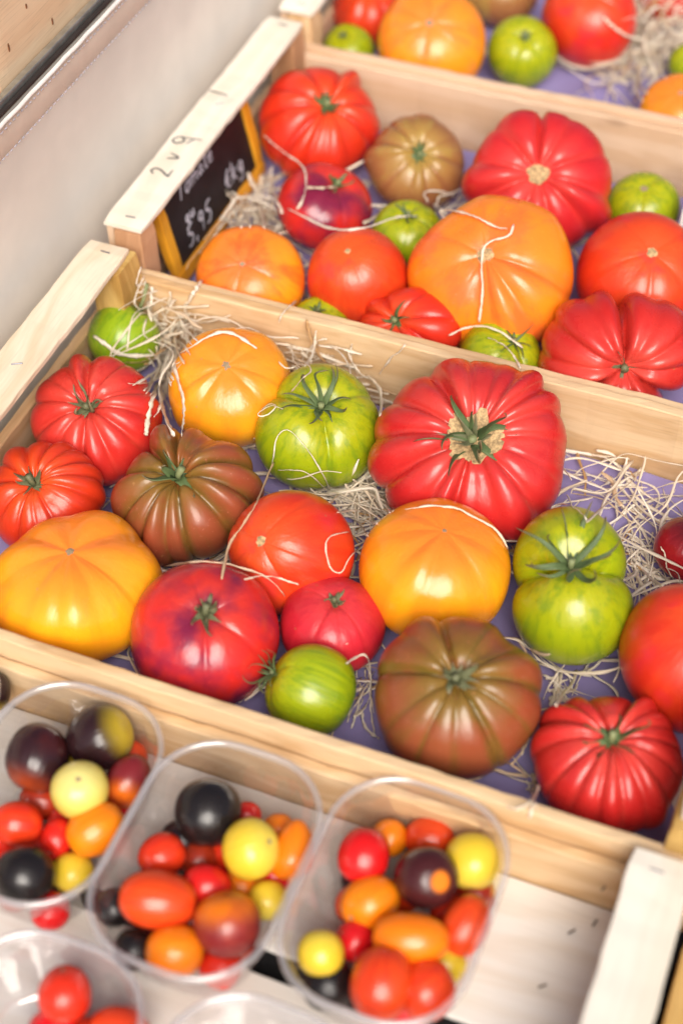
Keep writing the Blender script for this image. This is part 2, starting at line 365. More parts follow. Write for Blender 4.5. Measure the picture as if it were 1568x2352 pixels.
# dark staple marks in the foreground crate
lb = [o for o in crA.children if o.name.startswith('long_board')][0]
sl = [o for o in crA.children if o.name.startswith('bottom_slat')][0]
for px, py, a in ((1385, 2040, 1.3), (555, 1815, 1.4)):
    q = at(px, py, ZA+.02); d = ray(px, py); tt = (.5108-CAM.y)/d.y; q = CAM+d*tt; staple((q.x, .5107, q.z), a, lb, .006, M_RUST2, 'y')
for px, py, a in ((1312, 2140, .9), (1365, 2120, 1.3), (1245, 2265, .7)):
    q = at(px, py, ZA); staple((q.x, q.y, ZA+.0002), a, sl, .006, M_RUST2)

def sheet(label, y0, y1, z, seed):
    rg = np.random.default_rng(seed); nx, ny = 70, 46
    xs = np.linspace(X0+.014, X1-.014, nx); ys = np.linspace(y0, y1, ny)
    gx, gy = np.meshgrid(xs, ys)
    gz = np.zeros_like(gx)
    for k in range(14):
        a, b, p = rg.normal(0, 38), rg.normal(0, 38), rg.uniform(0, 6.3); gz += .0006*np.sin(a*gx+b*gy+p)
    gz += z+.0022
    V = np.stack([gx, gy, gz], -1).reshape(-1, 3)
    F = [[j*nx+i, j*nx+i+1, (j+1)*nx+i+1, (j+1)*nx+i] for j in range(ny-1) for i in range(nx-1)]
    o = mesh_obj('purple_paper', V, F, M_PAPER); tag(o, label, 'paper', 'purple papers lining the crates')
    return o
sheet('purple paper lining the middle crate under the sharp tomatoes', .531, .901, ZF, 1)
sheet('purple paper lining the crate with the chalkboard', .923, 1.278, ZF, 2)
sheet('blurred purple paper lining the farthest crate', 1.30, 1.66, ZF, 3)

# ------------------------------------------------------------------ canvas divider, steel edge, crate beyond it
def canvas():
    root = empty('canvas_panel', (-.635, .95, ZF-.012)); tag(root, 'cream canvas panel with stitched hem left of the crates', 'canvas panel')
    rg = np.random.default_rng(5); ny, nz = 90, 40
    ys = np.linspace(.25, 1.9, ny); zs = np.linspace(ZF-.012, .149, nz)
    gy, gz = np.meshgrid(ys, zs); bulge = np.clip((.149-gz)/.27, 0, 1)
    def xoff(y, z):
        b = np.clip((.149-z)/.27, 0, 1)
        return -.622 + .006*np.sin(y*5.3+.4)*b + .004*np.sin(y*11+z*9)*b*(1-b) - .020*np.sin(b*pi)*.5
    gx = xoff(gy, gz)
    V = np.stack([gx, gy, gz], -1).reshape(-1, 3)-np.array(root.location)
    V2 = V - np.array([.003, 0, 0])
    n = len(V)
    F = [[j*ny+i, j*ny+i+1, (j+1)*ny+i+1, (j+1)*ny+i] for j in range(nz-1) for i in range(ny-1)]
    F = F + [[a+n for a in f[::-1]] for f in F]
    mesh_obj('canvas', np.concatenate([V, V2]), F, M_CANVAS, root)
    # hem: a folded band along the top, slightly proud, and a white piped edge
    def band(name, z0, z1, proud, mat, nn=6):
        zz = np.linspace(z0, z1, nn); gy2, gz2 = np.meshgrid(ys, zz)
        gx2 = xoff(gy2, gz2)+proud*np.sin(np.linspace(.25, pi-.25, nn))[:, None] + .0004*np.sin(gy2*140)
        v = np.stack([gx2, gy2, gz2], -1).reshape(-1, 3)-np.array(root.location)
        f = [[j*ny+i, j*ny+i+1, (j+1)*ny+i+1, (j+1)*ny+i] for j in range(nn-1) for i in range(ny-1)]
        return mesh_obj(name, v, f, mat, root)
    hem = band('hem', .1165, .1450, .0016, M_HEM)
    band('piped_edge', .1450, .1500, .0028, M_PIPING)
    for z0, k in ((.1425, 0), (.1175, 1)):
        V, F = [], []
        y = .3
        while y < 1.85:
            L = .0042; zc = z0 + rg.normal(0, .0002) - (.006*max(0, y-.83)/.25 if k else .002*max(0, y-.83)/.25)*0
            x = float(xoff(np.array(y), np.array(zc)))+.0019
            b = len(V)
            for dy, dz, dx in ((0, -.0006, 0), (L, -.0006, 0), (L, .0006, 0), (0, .0006, 0), (L*.3, 0, .0007), (L*.7, 0, .0007)):
                V.append((x+dx-root.location.x, y+dy-root.location.y, zc+dz-root.location.z))
            F += [[b, b+1, b+5, b+4], [b+1, b+2, b+5], [b+2, b+3, b+4, b+5], [b+3, b, b+4]]
            y += .0062
        tag(mesh_obj('stitching', V, F, M_THREAD, root, smooth=False), kind='stuff')
    for yy in (.845, .885, .925, .98, 1.03):      # seams of the hem
        board('seam', (float(xoff(np.array(yy), np.array(.119)))+.0006, yy+.012, .119), (float(xoff(np.array(yy), np.array(.142)))+.0006, yy, .142), .0014, .0012, M_HEM, root, up=(1, 0, 0), jit=.0002, rnd=.0003)
canvas()
r = empty('steel_edge_strip', (-.64, .95, .150)); tag(r, 'shiny grey steel strip with dark channel along the canvas top', 'metal strip')
board('channel', (-.6250, .25, .1528), (-.6250, 1.9, .1528), .0042, .0030, M_CHANNEL, r, jit=.0001, rnd=.0008)
board('lip', (-.6283, .25, .1550), (-.6283, 1.9, .1550), .0020, .0075, M_METAL, r, jit=.0001, rnd=.0010)
board('flange', (-.6326, .25, .1555), (-.6326, 1.9, .1555), .0060, .0026, M_METAL, r, jit=.0002, rnd=.0008)
tag(mesh_obj('raised_shelf', [(-1.5, .2, .090), (-.638, .2, .090), (-.638, 1.9, .090), (-1.5, 1.9, .090), (-1.5, .2, .07), (-.638, .2, .07), (-.638, 1.9, .07), (-1.5, 1.9, .07)],
    [[0, 1, 2, 3], [7, 6, 5, 4], [0, 4, 5, 1], [1, 5, 6, 2], [2, 6, 7, 3], [3, 7, 4, 0]], M_SHELF, smooth=False), kind='structure')
r = empty('wooden_crate', (-.80, .97, .091)); tag(r, 'wooden crate side with rusty nail marks, top left beyond the steel strip', 'crate', 'wooden crates on the stall')
xs_ = -.639
for k, (ya, yb) in enumerate(((.55, .8685), (.8705, 1.0215), (1.0225, 1.30))):
    board('side_board', (xs_-.004, ya, .1560), (xs_-.004, yb, .1560), .008, .127, WM['plywood'], r, seed=60+k, rnd=.0008, jit=.0002)
board('rail', (xs_-.014, .55, .2228), (xs_-.014, 1.30, .2228), .030, .006, WM['white'], r, seed=70)
board('end_board', (xs_-.014, .556, .140), (-.95, .556, .140), .008, .09, WM['plywood'], r, seed=71)
board('end_board', (xs_-.014, 1.294, .140), (-.95, 1.294, .140), .008, .09, WM['plywood'], r, seed=72)
board('side_board', (-.954, .55, .1415), (-.954, 1.30, .1415), .008, .098, WM['plywood'], r, seed=73)
board('bottom_board', (-.80, .56, .094), (-.80, 1.29, .094), .29, .004, WM['plywood'], r, seed=74)
M_RUST = plain('rusty_nail', (.20, .08, .03), .8, noise_amt=.5, nscale=400)
for px, py, L in ((120, 49, .006), (20, 109, .007), (60, 14, .004), (178, 60, .020)):
    d = ray(px, py); q = CAM+d*((xs_-CAM.x)/d.x)
    board('nail', (q.x+.0004, q.y, q.z+L/2), (q.x+.0004, q.y, q.z-L/2), .0016, .0010, M_RUST if L < .015 else M_CHANNEL, r, up=(1, 0, 0), jit=.0001, rnd=.0003)  # the longest is no nail: a dark strip added for the board seam

# ------------------------------------------------------------------ chalkboard sign and pen marks
def strokes_mesh(name, strokes, width, frame, mat, parent, lift=.0006):
    """frame: origin, along, up, normal (world); strokes: lists of (u, v)"""
    O, A, U, Nn = frame; V, F = [], []
    for st in strokes:
        P = [np.array(p, float) for p in st]
        for _ in range(2):                       # Chaikin smoothing
            Q = [P[0]]
            for a, b in zip(P[:-1], P[1:]): Q += [a*.75+b*.25, a*.25+b*.75]
            P = Q+[P[-1]]
        b0 = len(V)
        for i, p in enumerate(P):
            t = P[min(i+1, len(P)-1)]-P[max(i-1, 0)]; t = t/(np.linalg.norm(t)+1e-9); nn = np.array([-t[1], t[0]])
            w = width*(.55+.45*sin(pi*min(1, (i+1)/len(P)*1.1)))
            for s, l in ((-1, lift*.3), (0, lift), (1, lift*.3)):
                q = p+nn*s*w/2; V.append(O+A*q[0]+U*q[1]+Nn*l)
        for i in range(len(P)-1):
            for k in range(2): F.append([b0+i*3+k, b0+i*3+k+1, b0+i*3+k+4, b0+i*3+k+3])
    o = mesh_obj(name, V, F, mat); o.parent = parent
    base = parent.matrix_basis if parent.parent is None else parent.parent.matrix_basis @ parent.matrix_basis
    o.matrix_basis = base.inverted(); return o
# sign: bottom edge out from the end boards, leaning back under the rail
sb0, sb1 = Vector((-.566, .974, -.100)), Vector((-.566, 1.168, -.100))
A = (sb1-sb0).normalized(); U = Vector((-.20, 0, 1)).normalized(); Nn = A.cross(U); SH = .098; SW = (sb1-sb0).length
if Nn.x < 0: Nn = -Nn
sg = empty('chalkboard_sign', (sb0+sb1)/2); tag(sg, 'small black chalkboard price sign in an orange wooden frame', 'sign')
fw = .013
def sp(u, v, n=0): return sb0+A*u+U*v+Nn*n
board('slate', sp(fw*.5, SH/2), sp(SW-fw*.5, SH/2), SH-fw, .004, M_SLATE, sg, up=Nn, rnd=.0004, jit=.00005)
board('frame_bar', sp(0, fw/2), sp(SW, fw/2), fw, .010, M_FRAME, sg, up=Nn, seed=3)
board('frame_bar', sp(0, SH-fw/2), sp(SW, SH-fw/2), fw, .010, M_FRAME, sg, up=Nn, seed=4)
board('frame_bar', sp(fw/2, fw+.0003), sp(fw/2, SH-fw-.0003), fw, .0098, M_FRAME, sg, up=Nn, seed=5)
board('frame_bar', sp(SW-fw/2, fw+.0003), sp(SW-fw/2, SH-fw-.0003), fw, .0098, M_FRAME, sg, up=Nn, seed=6)
fr = (sp(0, 0, .0021), A, U, Nn)
def glyphs(txt, u, v, h, slant=.2, gap=.25):
    G = {'T': (.9, [[(0, 1), (.9, 1)], [(.5, 1), (.4, 0)]]), 'o': (.6, [[(.3, .6), (.05, .5), (.02, .15), (.25, 0), (.5, .15), (.5, .5), (.3, .6), (.65, .55)]]),
         'm': (.9, [[(0, .6), (.02, 0)], [(.02, .35), (.2, .62), (.36, .5), (.38, 0)], [(.38, .35), (.6, .62), (.78, .5), (.8, 0), (.95, .1)]]),
         'a': (.6, [[(.5, .5), (.25, .62), (.02, .3), (.2, 0), (.45, .2), (.52, .6), (.5, .1), (.65, .05)]]),
         't': (.5, [[(.25, 1.05), (.2, .1), (.35, 0), (.5, .1)], [(0, .65), (.5, .7)]]),
         'e': (.55, [[(.05, .3), (.45, .35), (.42, .58), (.2, .62), (.02, .3), (.2, 0), (.55, .12)]]),
         's': (.5, [[(.45, .55), (.2, .62), (.1, .45), (.4, .25), (.3, 0), (.02, .06)]]),
         'g': (.6, [[(.5, .5), (.25, .62), (.05, .35), (.2, .08), (.45, .2), (.52, .6), (.5, -.3), (.2, -.45), (.0, -.25)]]),
         'u': (.6, [[(.02, .6), (.05, .1), (.25, 0), (.45, .2), (.5, .6), (.5, .05), (.65, .05)]]),
         'k': (.6, [[(.05, 1.1), (.02, 0)], [(.5, .62), (.08, .3), (.55, 0)]]),
         '5': (.6, [[(.55, 1), (.15, 1), (.08, .58), (.35, .62), (.55, .35), (.35, .02), (.0, .08)]]),
         '9': (.6, [[(.5, .85), (.25, 1), (.05, .75), (.25, .52), (.5, .7), (.5, .9), (.42, 0)]]),
         ',': (.2, [[(.12, .12), (.02, -.15)]]), '€': (.7, [[(.65, .9), (.35, .98), (.12, .5), (.35, .02), (.65, .1)], [(0, .6), (.5, .62)], [(0, .4), (.45, .42)]]),
         '2': (.6, [[(.05, .75), (.2, 1), (.5, .9), (.45, .55), (.02, 0), (.25, .06), (.6, .02)]]),
         'V': (.7, [[(0, .95), (.3, 0), (.65, 1)]]), ' ': (.35, []), '|': (.3, [[(.1, 1), (.12, 0)]])}
    out = []
    for ch in txt:
        w, ss = G[ch]
        if ss: out.append([[(u+(x+slant*y)*h, v+y*h) for x, y in s] for s in ss])
        u += (w+gap)*h
    return out
st = glyphs('Tomate', .038, .066, .0150, .3, .16) + glyphs('gu', .040, .042, .012, .3) + glyphs('5,95', .034, .020, .019, .25, .2) + glyphs('€kg', .118, .026, .017, .25, .2)
for g_ in st: strokes_mesh('chalk_letter', g_, .0024, fr, M_CHALK, sg, .0005)
# marks on the rail of that crate
railC = [o for o in crC.children if o.name.startswith('rail')][0]
O = Vector((-.570, 0, .0042)); fr = (O, Vector((0, 1, 0)), Vector((-1, 0, 0)), Vector((0, 0, 1)))
y2 = at(380, 392, .003).y; yv = at(412, 362, .003).y; y9 = at(432, 325, .003).y; yl = at(490, 215, .003).y
for g_ in (glyphs('2', y2-.010, .006, .019, 0)+glyphs('V', yv-.006, .007, .013, 0)+glyphs('9', y9-.006, .002, .026, -.2)+glyphs('|', yl-.002, .010, .020, .1)): strokes_mesh('pen_character', g_, .0019, fr, M_INK, railC, .0003)
# pale card at the right edge of that crate
cp = at(1562, 520, ZF+.045)
board('white_card', (cp.x+.0015, cp.y+.03, ZF+.004), (cp.x+.0015, cp.y+.03, ZF+.070), .003, .085, M_CARD, None, up=(0, 1, 0), jit=.0001, rnd=.0004)
tag(bpy.data.objects['white_card'], 'white card edge standing at the right border beside a green tomato', 'card')

# ------------------------------------------------------------------ tomatoes
ELL = []     # (centre, 3x3 world->unit) of every fruit, for straw and for checks
def lobes(seed, n, irr, b=None, deep=None):
    rg = np.random.default_rng(seed)
    if b is None:
        g = rg.uniform(1-irr, 1+irr, n); a = np.cumsum(g)/g.sum()*2*pi + rg.uniform(0, 6.28)
        a = np.sort(a % (2*pi)); d = rg.uniform(.25, 1.15, n)
    else:
        a = np.radians(np.array(b, float)) % (2*pi); o = np.argsort(a); a = a[o]
        d = np.array(deep, float)[o] if deep is not None else rg.uniform(.7, 1, len(a))
    return a, d
def fruit(seed, n=0, dep=.0, irr=.5, flat=.78, dip=.16, dipw=.30, e=.62, lump=.03, ex=1., ey=1., b=None, deep=None, fine=0., hump=.8, box=.86, taper=0., eq=.66, vary=.05, nth=132, nph=72):
    rg = np.random.default_rng(seed+100)
    th = np.arange(nth)/nth*2*pi; t = (np.arange(nph+1)/nph)**1.0*pi
    T, H = np.meshgrid(t, th, indexing='ij')
    if n or b:
        a, d = lobes(seed, n, irr, b, deep); m = len(a)
        idx = np.searchsorted(a, th, 'right')-1; i0 = idx % m; i1 = (idx+1) % m
        span = (a[i1]-a[i0]) % (2*pi); span[span == 0] = 2*pi
        u = ((th-a[i0]) % (2*pi))/span
        sp_ = np.clip(span/(2*pi/max(3, m)), .35, 1.5)
        h = 1-(1-np.sin(pi*u)**(e*.72))*(d[i0]*(1-u)+d[i1]*u)*np.clip(sp_, .5, 1.2)
        lh = rg.normal(0, vary, m)[i0]*np.sin(pi*u)**1.0
    else: h = np.ones(nth); lh = np.zeros(nth)
    if fine: h = h - fine*(.5+.5*np.sin(th*rg.integers(17, 26)+2*np.sin(th*3+seed)))*(.5+.5*np.sin(th*2+seed))
    s, c = np.sin(T), np.cos(T)
    r = np.abs(s)**box; z = flat*np.sign(c)*np.abs(c)**.92
    z = np.where(c > 0, z, z*.92)
    fade = np.clip(T/.42, 0, 1)**1.2*np.clip((pi-T)/.7, 0, 1)**.8
    q_ = np.clip((T-.55)/1.15, 0, 1); A = dep*fade*(1-eq*q_*q_*(3-2*q_)); g = (1-h)[None, :]
    rr = r*(1-A*g)*(1+lh[None, :]*fade*min(1., dep*6)); z = z*(1-hump*A*g*np.clip(c*1.6, 0, 1))*(1+lh[None, :]*1.2*fade*min(1., dep*6)*(c > 0))
    dw = dipw*(1+.55*g)
    z = z - dip*np.exp(-(r/dw)**2)*(c > 0) + .05*np.exp(-(r/.3)**2)*(c < 0)
    f = np.zeros_like(rr)
    for k in range(1, 5):
        p, q = rg.uniform(0, 6.28, 2); f += rg.normal(0, 1)*np.sin(k*H+p)*np.sin(T*(1+k % 2)+q)*np.abs(s)/k
    rr = rr*(1+lump*f); z = z+lump*.35*f*flat
    x = rr*np.cos(H)*ex; y = rr*np.sin(H)*ey
    if taper: x = x*(1+taper*z/flat); y = y*(1+taper*z/flat)
    V = np.stack([x, y, z], -1)
    top = V[0].mean(0); bot = V[-1].mean(0)
    vv = np.concatenate([[top], V[1:-1].reshape(-1, 3), [bot]])
    F = []
    for j in range(nth): F.append([0, 1+j, 1+(j+1) % nth])
    for i in range(nph-2):
        o = 1+i*nth
        for j in range(nth): F.append([o+j, o+nth+j, o+nth+(j+1) % nth, o+(j+1) % nth])
    o = 1+(nph-2)*nth; L = len(vv)-1
    for j in range(nth): F.append([o+j, L, o+(j+1) % nth])
    def pick(a): return np.concatenate([[a[0].mean(0)], a[1:-1].reshape((-1,)+a.shape[2:]), [a[-1].mean(0)]])
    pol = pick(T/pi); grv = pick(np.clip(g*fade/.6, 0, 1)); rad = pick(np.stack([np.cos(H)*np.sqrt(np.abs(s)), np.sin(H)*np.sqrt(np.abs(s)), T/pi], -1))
    return vv, F, dict(pol=pol, grv=grv, rad=rad), top[2]

def sepal(L, w, e0, e1, az, drift, seed, mat, parent, base_r):
    rg = np.random.default_rng(seed); ns = 12; V, ln = [], []
    p = np.array([cos(az)*base_r, sin(az)*base_r, 0.0]); a = az; tw = rg.normal(0, .8); curl = rg.choice([0., .8, 2.6, -1.2]); L = L*(1.25 if curl > 2 else 1.)
    for i in range(ns+1):
        s = i/ns; el = e0+(e1-e0)*s**1.2 + .3*sin(s*7+seed) + curl*s**3; a = az+drift*s**1.5
        d = np.array([cos(a)*cos(el), sin(a)*cos(el), sin(el)])
        side = np.array([-sin(a), cos(a), 0.]); nrm = np.cross(d, side)
        side = side*cos(tw*s*2)+nrm*sin(tw*s*2); nrm = np.cross(d, side)
        ww = w*(min(1, .55+s*3)*(1-s)**.75+.06)
        for k in (-1, 0, 1):
            V.append(p+side*k*ww/2 + nrm*(abs(k)*ww*.25)); ln.append(s)
        p = p+d*L/ns
    F = []
    for i in range(ns):
        for k in range(2): F.append([i*3+k, i*3+k+1, i*3+k+4, i*3+k+3])
    o = mesh_obj('sepal', V, F, mat, parent, attrs={'len': ln})
    sm = o.modifiers.new('thickness', 'SOLIDIFY'); sm.thickness = w*.09
    return o
def tube(name, pts, rads, mat, parent, n=8, cap=True):
    V, F = [], []
    for i, (p, r) in enumerate(zip(pts, rads)):
        p = Vector(p); d = (Vector(pts[min(i+1, len(pts)-1)])-Vector(pts[max(i-1, 0)])).normalized()
        s = d.cross(Vector((.3, .8, .5))).normalized(); q = d.cross(s)
        for k in range(n): V.append(p+s*r*cos(2*pi*k/n)+q*r*sin(2*pi*k/n))
    for i in range(len(pts)-1):
        for k in range(n): F.append([i*n+k, i*n+(k+1) % n, (i+1)*n+(k+1) % n, (i+1)*n+k])
    F.append([(len(pts)-1)*n+k for k in range(n)]); F.append(list(range(n))[::-1])
    return mesh_obj(name, V, F, mat, parent)
def disc(name, R, mat, parent, seed, bumpy=.12, dome=.0, inner=0.):
    rg = np.random.default_rng(seed); n, m = 28, 6; V, F = [(0, 0, dome)], []
    ph = rg.uniform(0, 6.3, 6); am = rg.normal(0, 1, 6)
    for i in range(1, m+1):
        for k in range(n):
            a = 2*pi*k/n; r = R*i/m*(1+bumpy*sum(am[j]*sin((j+2)*a+ph[j]) for j in range(6))/2.2)
            V.append((r*cos(a), r*sin(a), dome*(1-(i/m)**2)+rg.normal(0, R*.025)))
    for k in range(n): F.append([0, 1+k, 1+(k+1) % n])
    for i in range(m-1):
        for k in range(n): F.append([1+i*n+k, 1+(i+1)*n+k, 1+(i+1)*n+(k+1) % n, 1+i*n+(k+1) % n])
    return V, F
def drape_disc(name, R, mat, root, V, seed, lift, bumpy=.12):
    """a corky disc that follows the skin around the stem end (local coordinates)"""
    dv, df = disc(name, R, mat, root, seed, bumpy)
    top = V[V[:, 2] > 0]; out = []
    for p in dv:
        q = np.array(p[:2]); d2 = ((top[:, :2]-q)**2).sum(1); k = np.argsort(d2)[:4]; w = 1/(d2[k]+1e-9)
        out.append((p[0], p[1], (top[k, 2]*w).sum()/w.sum()+lift*(1.0-.9*(np.hypot(*q)/(R*1.2))**2)+p[2]*.4))
    return mesh_obj(name, out, df, mat, root)

def calyx(root, V, topz, R, style, seed, n=7, ln=.35, w=.10, el=(.5, 1.2), stem=.12, dry=False, spread=1.):
    rg = np.random.default_rng(seed+5); mat = M_SEPALD if dry else M_SEPAL
    c = empty('calyx', (0, 0, topz*R)); c.parent = root; root['_tmp'] = 0; del root['_tmp']
    for k in range(n):
        az = 2*pi*k/n+rg.uniform(-.3, .3); L = R*ln*rg.uniform(.65, 1.25)
        sepal(L, R*w*rg.uniform(.8, 1.2), rg.uniform(*el)*.6+.1, rg.uniform(-.6, 1.0)*el[1]*spread, az, rg.normal(0, .9), seed*31+k, mat, c, R*.035)
    if stem:
        a = rg.uniform(0, 6.28); b = rg.uniform(.1, .45)
        pts = [(0, 0, -R*.04), (R*stem*.3*cos(a)*b, R*stem*.3*sin(a)*b, R*stem*.45), (R*stem*cos(a)*b, R*stem*sin(a)*b, R*stem)]
        tube('stem', pts, [R*.055, R*.045, R*.05], M_STEM if not dry else M_SEPALD, c)
    return c

T_ = []
def tomato(label, cx, cy, w, stem, mat, zf=ZF, lift=0., seed=1, cal='star', ckw=None, name='heirloom_tomato', dr=0., scar=.07, **kw):
    V, F, at_, topz = fruit(seed, **kw)
    z = zf+.04; R = .05; 
    for it in range(4):
        P = at(cx, cy, z); dpt = depth(P); R = w/2/FPX*dpt/max(kw.get('ex', 1.), .01 if 'ex' not in kw else kw['ex'])
        hp = max(topz, .25)*R*FPX/dpt*1.02
        dx, dy = (stem[0]-cx)/hp, (stem[1]-cy)/hp; q = dx*dx+dy*dy
        if q > .94: k = sqrt(.94/q); dx *= k; dy *= k; q = .94
        view = (P-CAM).normalized(); rt = (RIGHT-view*RIGHT.dot(view)).normalized(); upv = rt.cross(view)
        a = (rt*dx - upv*dy - view*sqrt(1-q)).normalized()
        xa = (RIGHT-a*RIGHT.dot(a)).normalized(); ya = a.cross(xa)
        if dr: xa, ya = xa*cos(dr)+ya*sin(dr), ya*cos(dr)-xa*sin(dr)
        M = np.array([xa, ya, a]).T
        zmin = (V @ M.T)[:, 2].min()*R
        z = zf+.0035+lift-zmin
    for it in range(30):                           # leans on the board behind rather than standing in it
        P = at(cx, cy, z); R = w/2/FPX*depth(P)/kw.get('ex', 1.); Vw = (V @ M.T)*R
        lim = .901 if P.y < .905 else (1.278 if P.y < 1.285 else 9)
        if (Vw[:, 1].max()+P.y) <= lim: break
        z += .002
    for it2 in range(40):                          # and clears the board in front of it
        lo_ = {True: .5315, False: .9225}[P.y < .905]
        if P.y > 1.285 or not ((Vw[:, 1]+P.y < lo_) & (Vw[:, 2]+P.z < -.030)).any(): break
        cy -= 3; P = at(cx, cy, z); R = w/2/FPX*depth(P)/kw.get('ex', 1.); Vw = (V @ M.T)*R; z = zf+.0035+lift-Vw[:, 2].min()
    root = empty(name); Mx = Matrix((xa, ya, a)).transposed().to_4x4(); Mx.translation = P; root.matrix_basis = Mx
    tag(root, label, 'tomato', 'large heirloom tomatoes')
    mesh_obj('fruit_body', V*R, F, FM[mat], root, attrs=at_)
    ext = np.abs(V).max(0)*R
    ELL.append((np.array(P), np.diag(1/ext) @ M.T, label))
    if cal in ('star', 'dry'):
        calyx(root, V, topz, R, cal, seed, dry=(cal == 'dry'), **(ckw or {}))
    if cal == 'cork' or (ckw or {}).get('cork'):
        pass
    if cal in ('scar', 'cork'):
        drape_disc('stem_scar', R*scar, M_SCAR if cal == 'scar' else M_CORK, root, V*R, seed, R*(.012 if scar < .12 else .035), .16)
    return root, V, topz, R

LONG = dict(n=11, ln=.62, w=.095, el=(.5, 1.3), stem=.14)
STUB = dict(n=8, ln=.30, w=.12, el=(.4, 1.5), stem=.15)
# ---- the middle crate, sharp
tomato('deep green heart-shaped tomato in the rear left corner of the middle crate', 288, 775, 178, (322, 712), 'deepgreen', seed=1, b=[75, 265], deep=[1, .3], dep=.34, flat=.96, dip=.18, hump=1.0, e=.9, ckw=dict(n=5, ln=.45, w=.09, el=(.9, 1.4), stem=.75))
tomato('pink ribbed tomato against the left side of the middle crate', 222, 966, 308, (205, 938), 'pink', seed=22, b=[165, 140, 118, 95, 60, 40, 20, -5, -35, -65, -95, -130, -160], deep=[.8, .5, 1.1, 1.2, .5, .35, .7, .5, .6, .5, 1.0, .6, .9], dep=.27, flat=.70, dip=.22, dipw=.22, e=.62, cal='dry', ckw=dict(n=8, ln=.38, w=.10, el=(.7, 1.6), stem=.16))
tomato('smooth orange tomato under straw by the rear board of the middle crate', 529, 890, 290, (520, 840), 'orange', seed=3, n=9, e=2.2, dep=.035, flat=.82, dip=.04, cal='scar', scar=.065, lump=.03)
tomato('yellow-green striped tomato with deep notch, beside the biggest red one', 733, 986, 298, (737, 938), 'green', seed=4, b=[-78, 25, 148], deep=[.6, .4, 1.0], dep=.36, e=.62, flat=.84, dip=.20, hump=.9, eq=.35, ckw=LONG)
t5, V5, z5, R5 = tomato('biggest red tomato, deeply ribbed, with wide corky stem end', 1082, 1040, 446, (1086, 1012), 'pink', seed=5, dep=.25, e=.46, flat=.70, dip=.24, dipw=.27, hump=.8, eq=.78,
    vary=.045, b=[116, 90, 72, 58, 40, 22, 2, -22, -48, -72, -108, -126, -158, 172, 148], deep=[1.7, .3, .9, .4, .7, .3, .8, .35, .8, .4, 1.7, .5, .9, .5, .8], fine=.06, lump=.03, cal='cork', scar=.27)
calyx(t5, V5, z5, R5, 'star', 77, n=9, ln=.58, w=.095, el=(.5, 1.9), stem=.08)
calyx(t5, V5, z5, R5, 'star', 78, n=6, ln=.34, w=.085, el=(.9, 2.4), stem=0, dry=True)
tomato('scarlet ribbed tomato cut off by the left picture edge', 103, 1145, 274, (80, 1114), 'red', seed=6, b=[78, 55, 32, 14, -10, -30, -62, -85, -108, -140, 170, 142, 108], deep=[1.0, .4, .9, .5, .8, .4, .9, .5, .7, .5, .9, .6, .7], dep=.24, flat=.74, dip=.20, dipw=.22, cal='dry', ckw=dict(n=7, ln=.42, w=.12, el=(.9, 1.6), stem=.26))
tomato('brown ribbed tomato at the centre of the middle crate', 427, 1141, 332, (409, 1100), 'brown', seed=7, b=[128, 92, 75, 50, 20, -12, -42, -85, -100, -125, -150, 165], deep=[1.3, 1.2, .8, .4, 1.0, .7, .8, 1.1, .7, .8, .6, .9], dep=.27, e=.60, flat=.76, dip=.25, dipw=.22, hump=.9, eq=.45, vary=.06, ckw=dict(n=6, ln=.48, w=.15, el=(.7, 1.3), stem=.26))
tomato('flattened yellow-orange tomato in the front left of the middle crate', 180, 1354, 394, (161, 1268), 'orange', seed=8, eq=.3, b=[38, 100, 150, -160, -120, -95, -68, -35], deep=[1.0, .7, .5, .5, .4, .5, .4, 1.0], dep=.06, flat=.72, dip=.06, e=2.4, cal='scar', scar=.05, lump=.05, vary=.04)
tomato('purple-blotched red tomato by the front board, tuft of dry calyx', 470, 1459, 345, (470, 1414), 'purple', seed=9, n=7, dep=.04, flat=.80, dip=.10, dipw=.22, cal='dry', ckw=dict(n=11, ln=.30, w=.10, el=(.7, 1.7), stem=.2))
tomato('orange-red pear-shouldered tomato with corky star scar turned to the left', 664, 1264, 282, (600, 1243), 'orangered', seed=10, n=5, dep=.045, flat=.95, dip=.03, e=.9, cal='cork', scar=.085, lump=.06, taper=-.12)
tomato('smaller pinkish-red tomato between the purple and the yellow one', 761, 1438, 244, (768, 1386), 'pink', seed=11, b=[-50, -80, -115, 150, 60], deep=[.5, .7, .8, .4, .3], dep=.07, flat=.80, dip=.11, dipw=.22, cal='dry', ckw=dict(n=9, ln=.24, w=.11, el=(.7, 1.6), stem=.2))
tomato('golden yellow tomato at the front centre, pink streaks around its scar', 998, 1312, 348, (1020, 1220), 'orange', seed=12, n=9, dep=.03, irr=.4, flat=.84, dip=.03, e=2.2, cal='scar', scar=.03, lump=.02)
tomato('yellow-green tomato split in two lobes by a groove, long curly calyx', 1310, 1352, 338, (1310, 1304), 'green', seed=13, b=[6, 174], deep=[1., 1.], dep=.56, e=.70, flat=.90, dip=.20, dipw=.26, hump=.75, eq=.42, ex=1.0, ey=1.04, lump=.015, ckw=dict(n=12, ln=.80, w=.10, el=(.35, 1.3), stem=.18))
tomato('small lime green tomato lying on its side at the front board', 716, 1588, 214, (628, 1548), 'green', seed=14, n=4, dep=.05, flat=.98, dip=.10, ckw=dict(n=12, ln=.60, w=.075, el=(.5, 1.9), stem=.14))
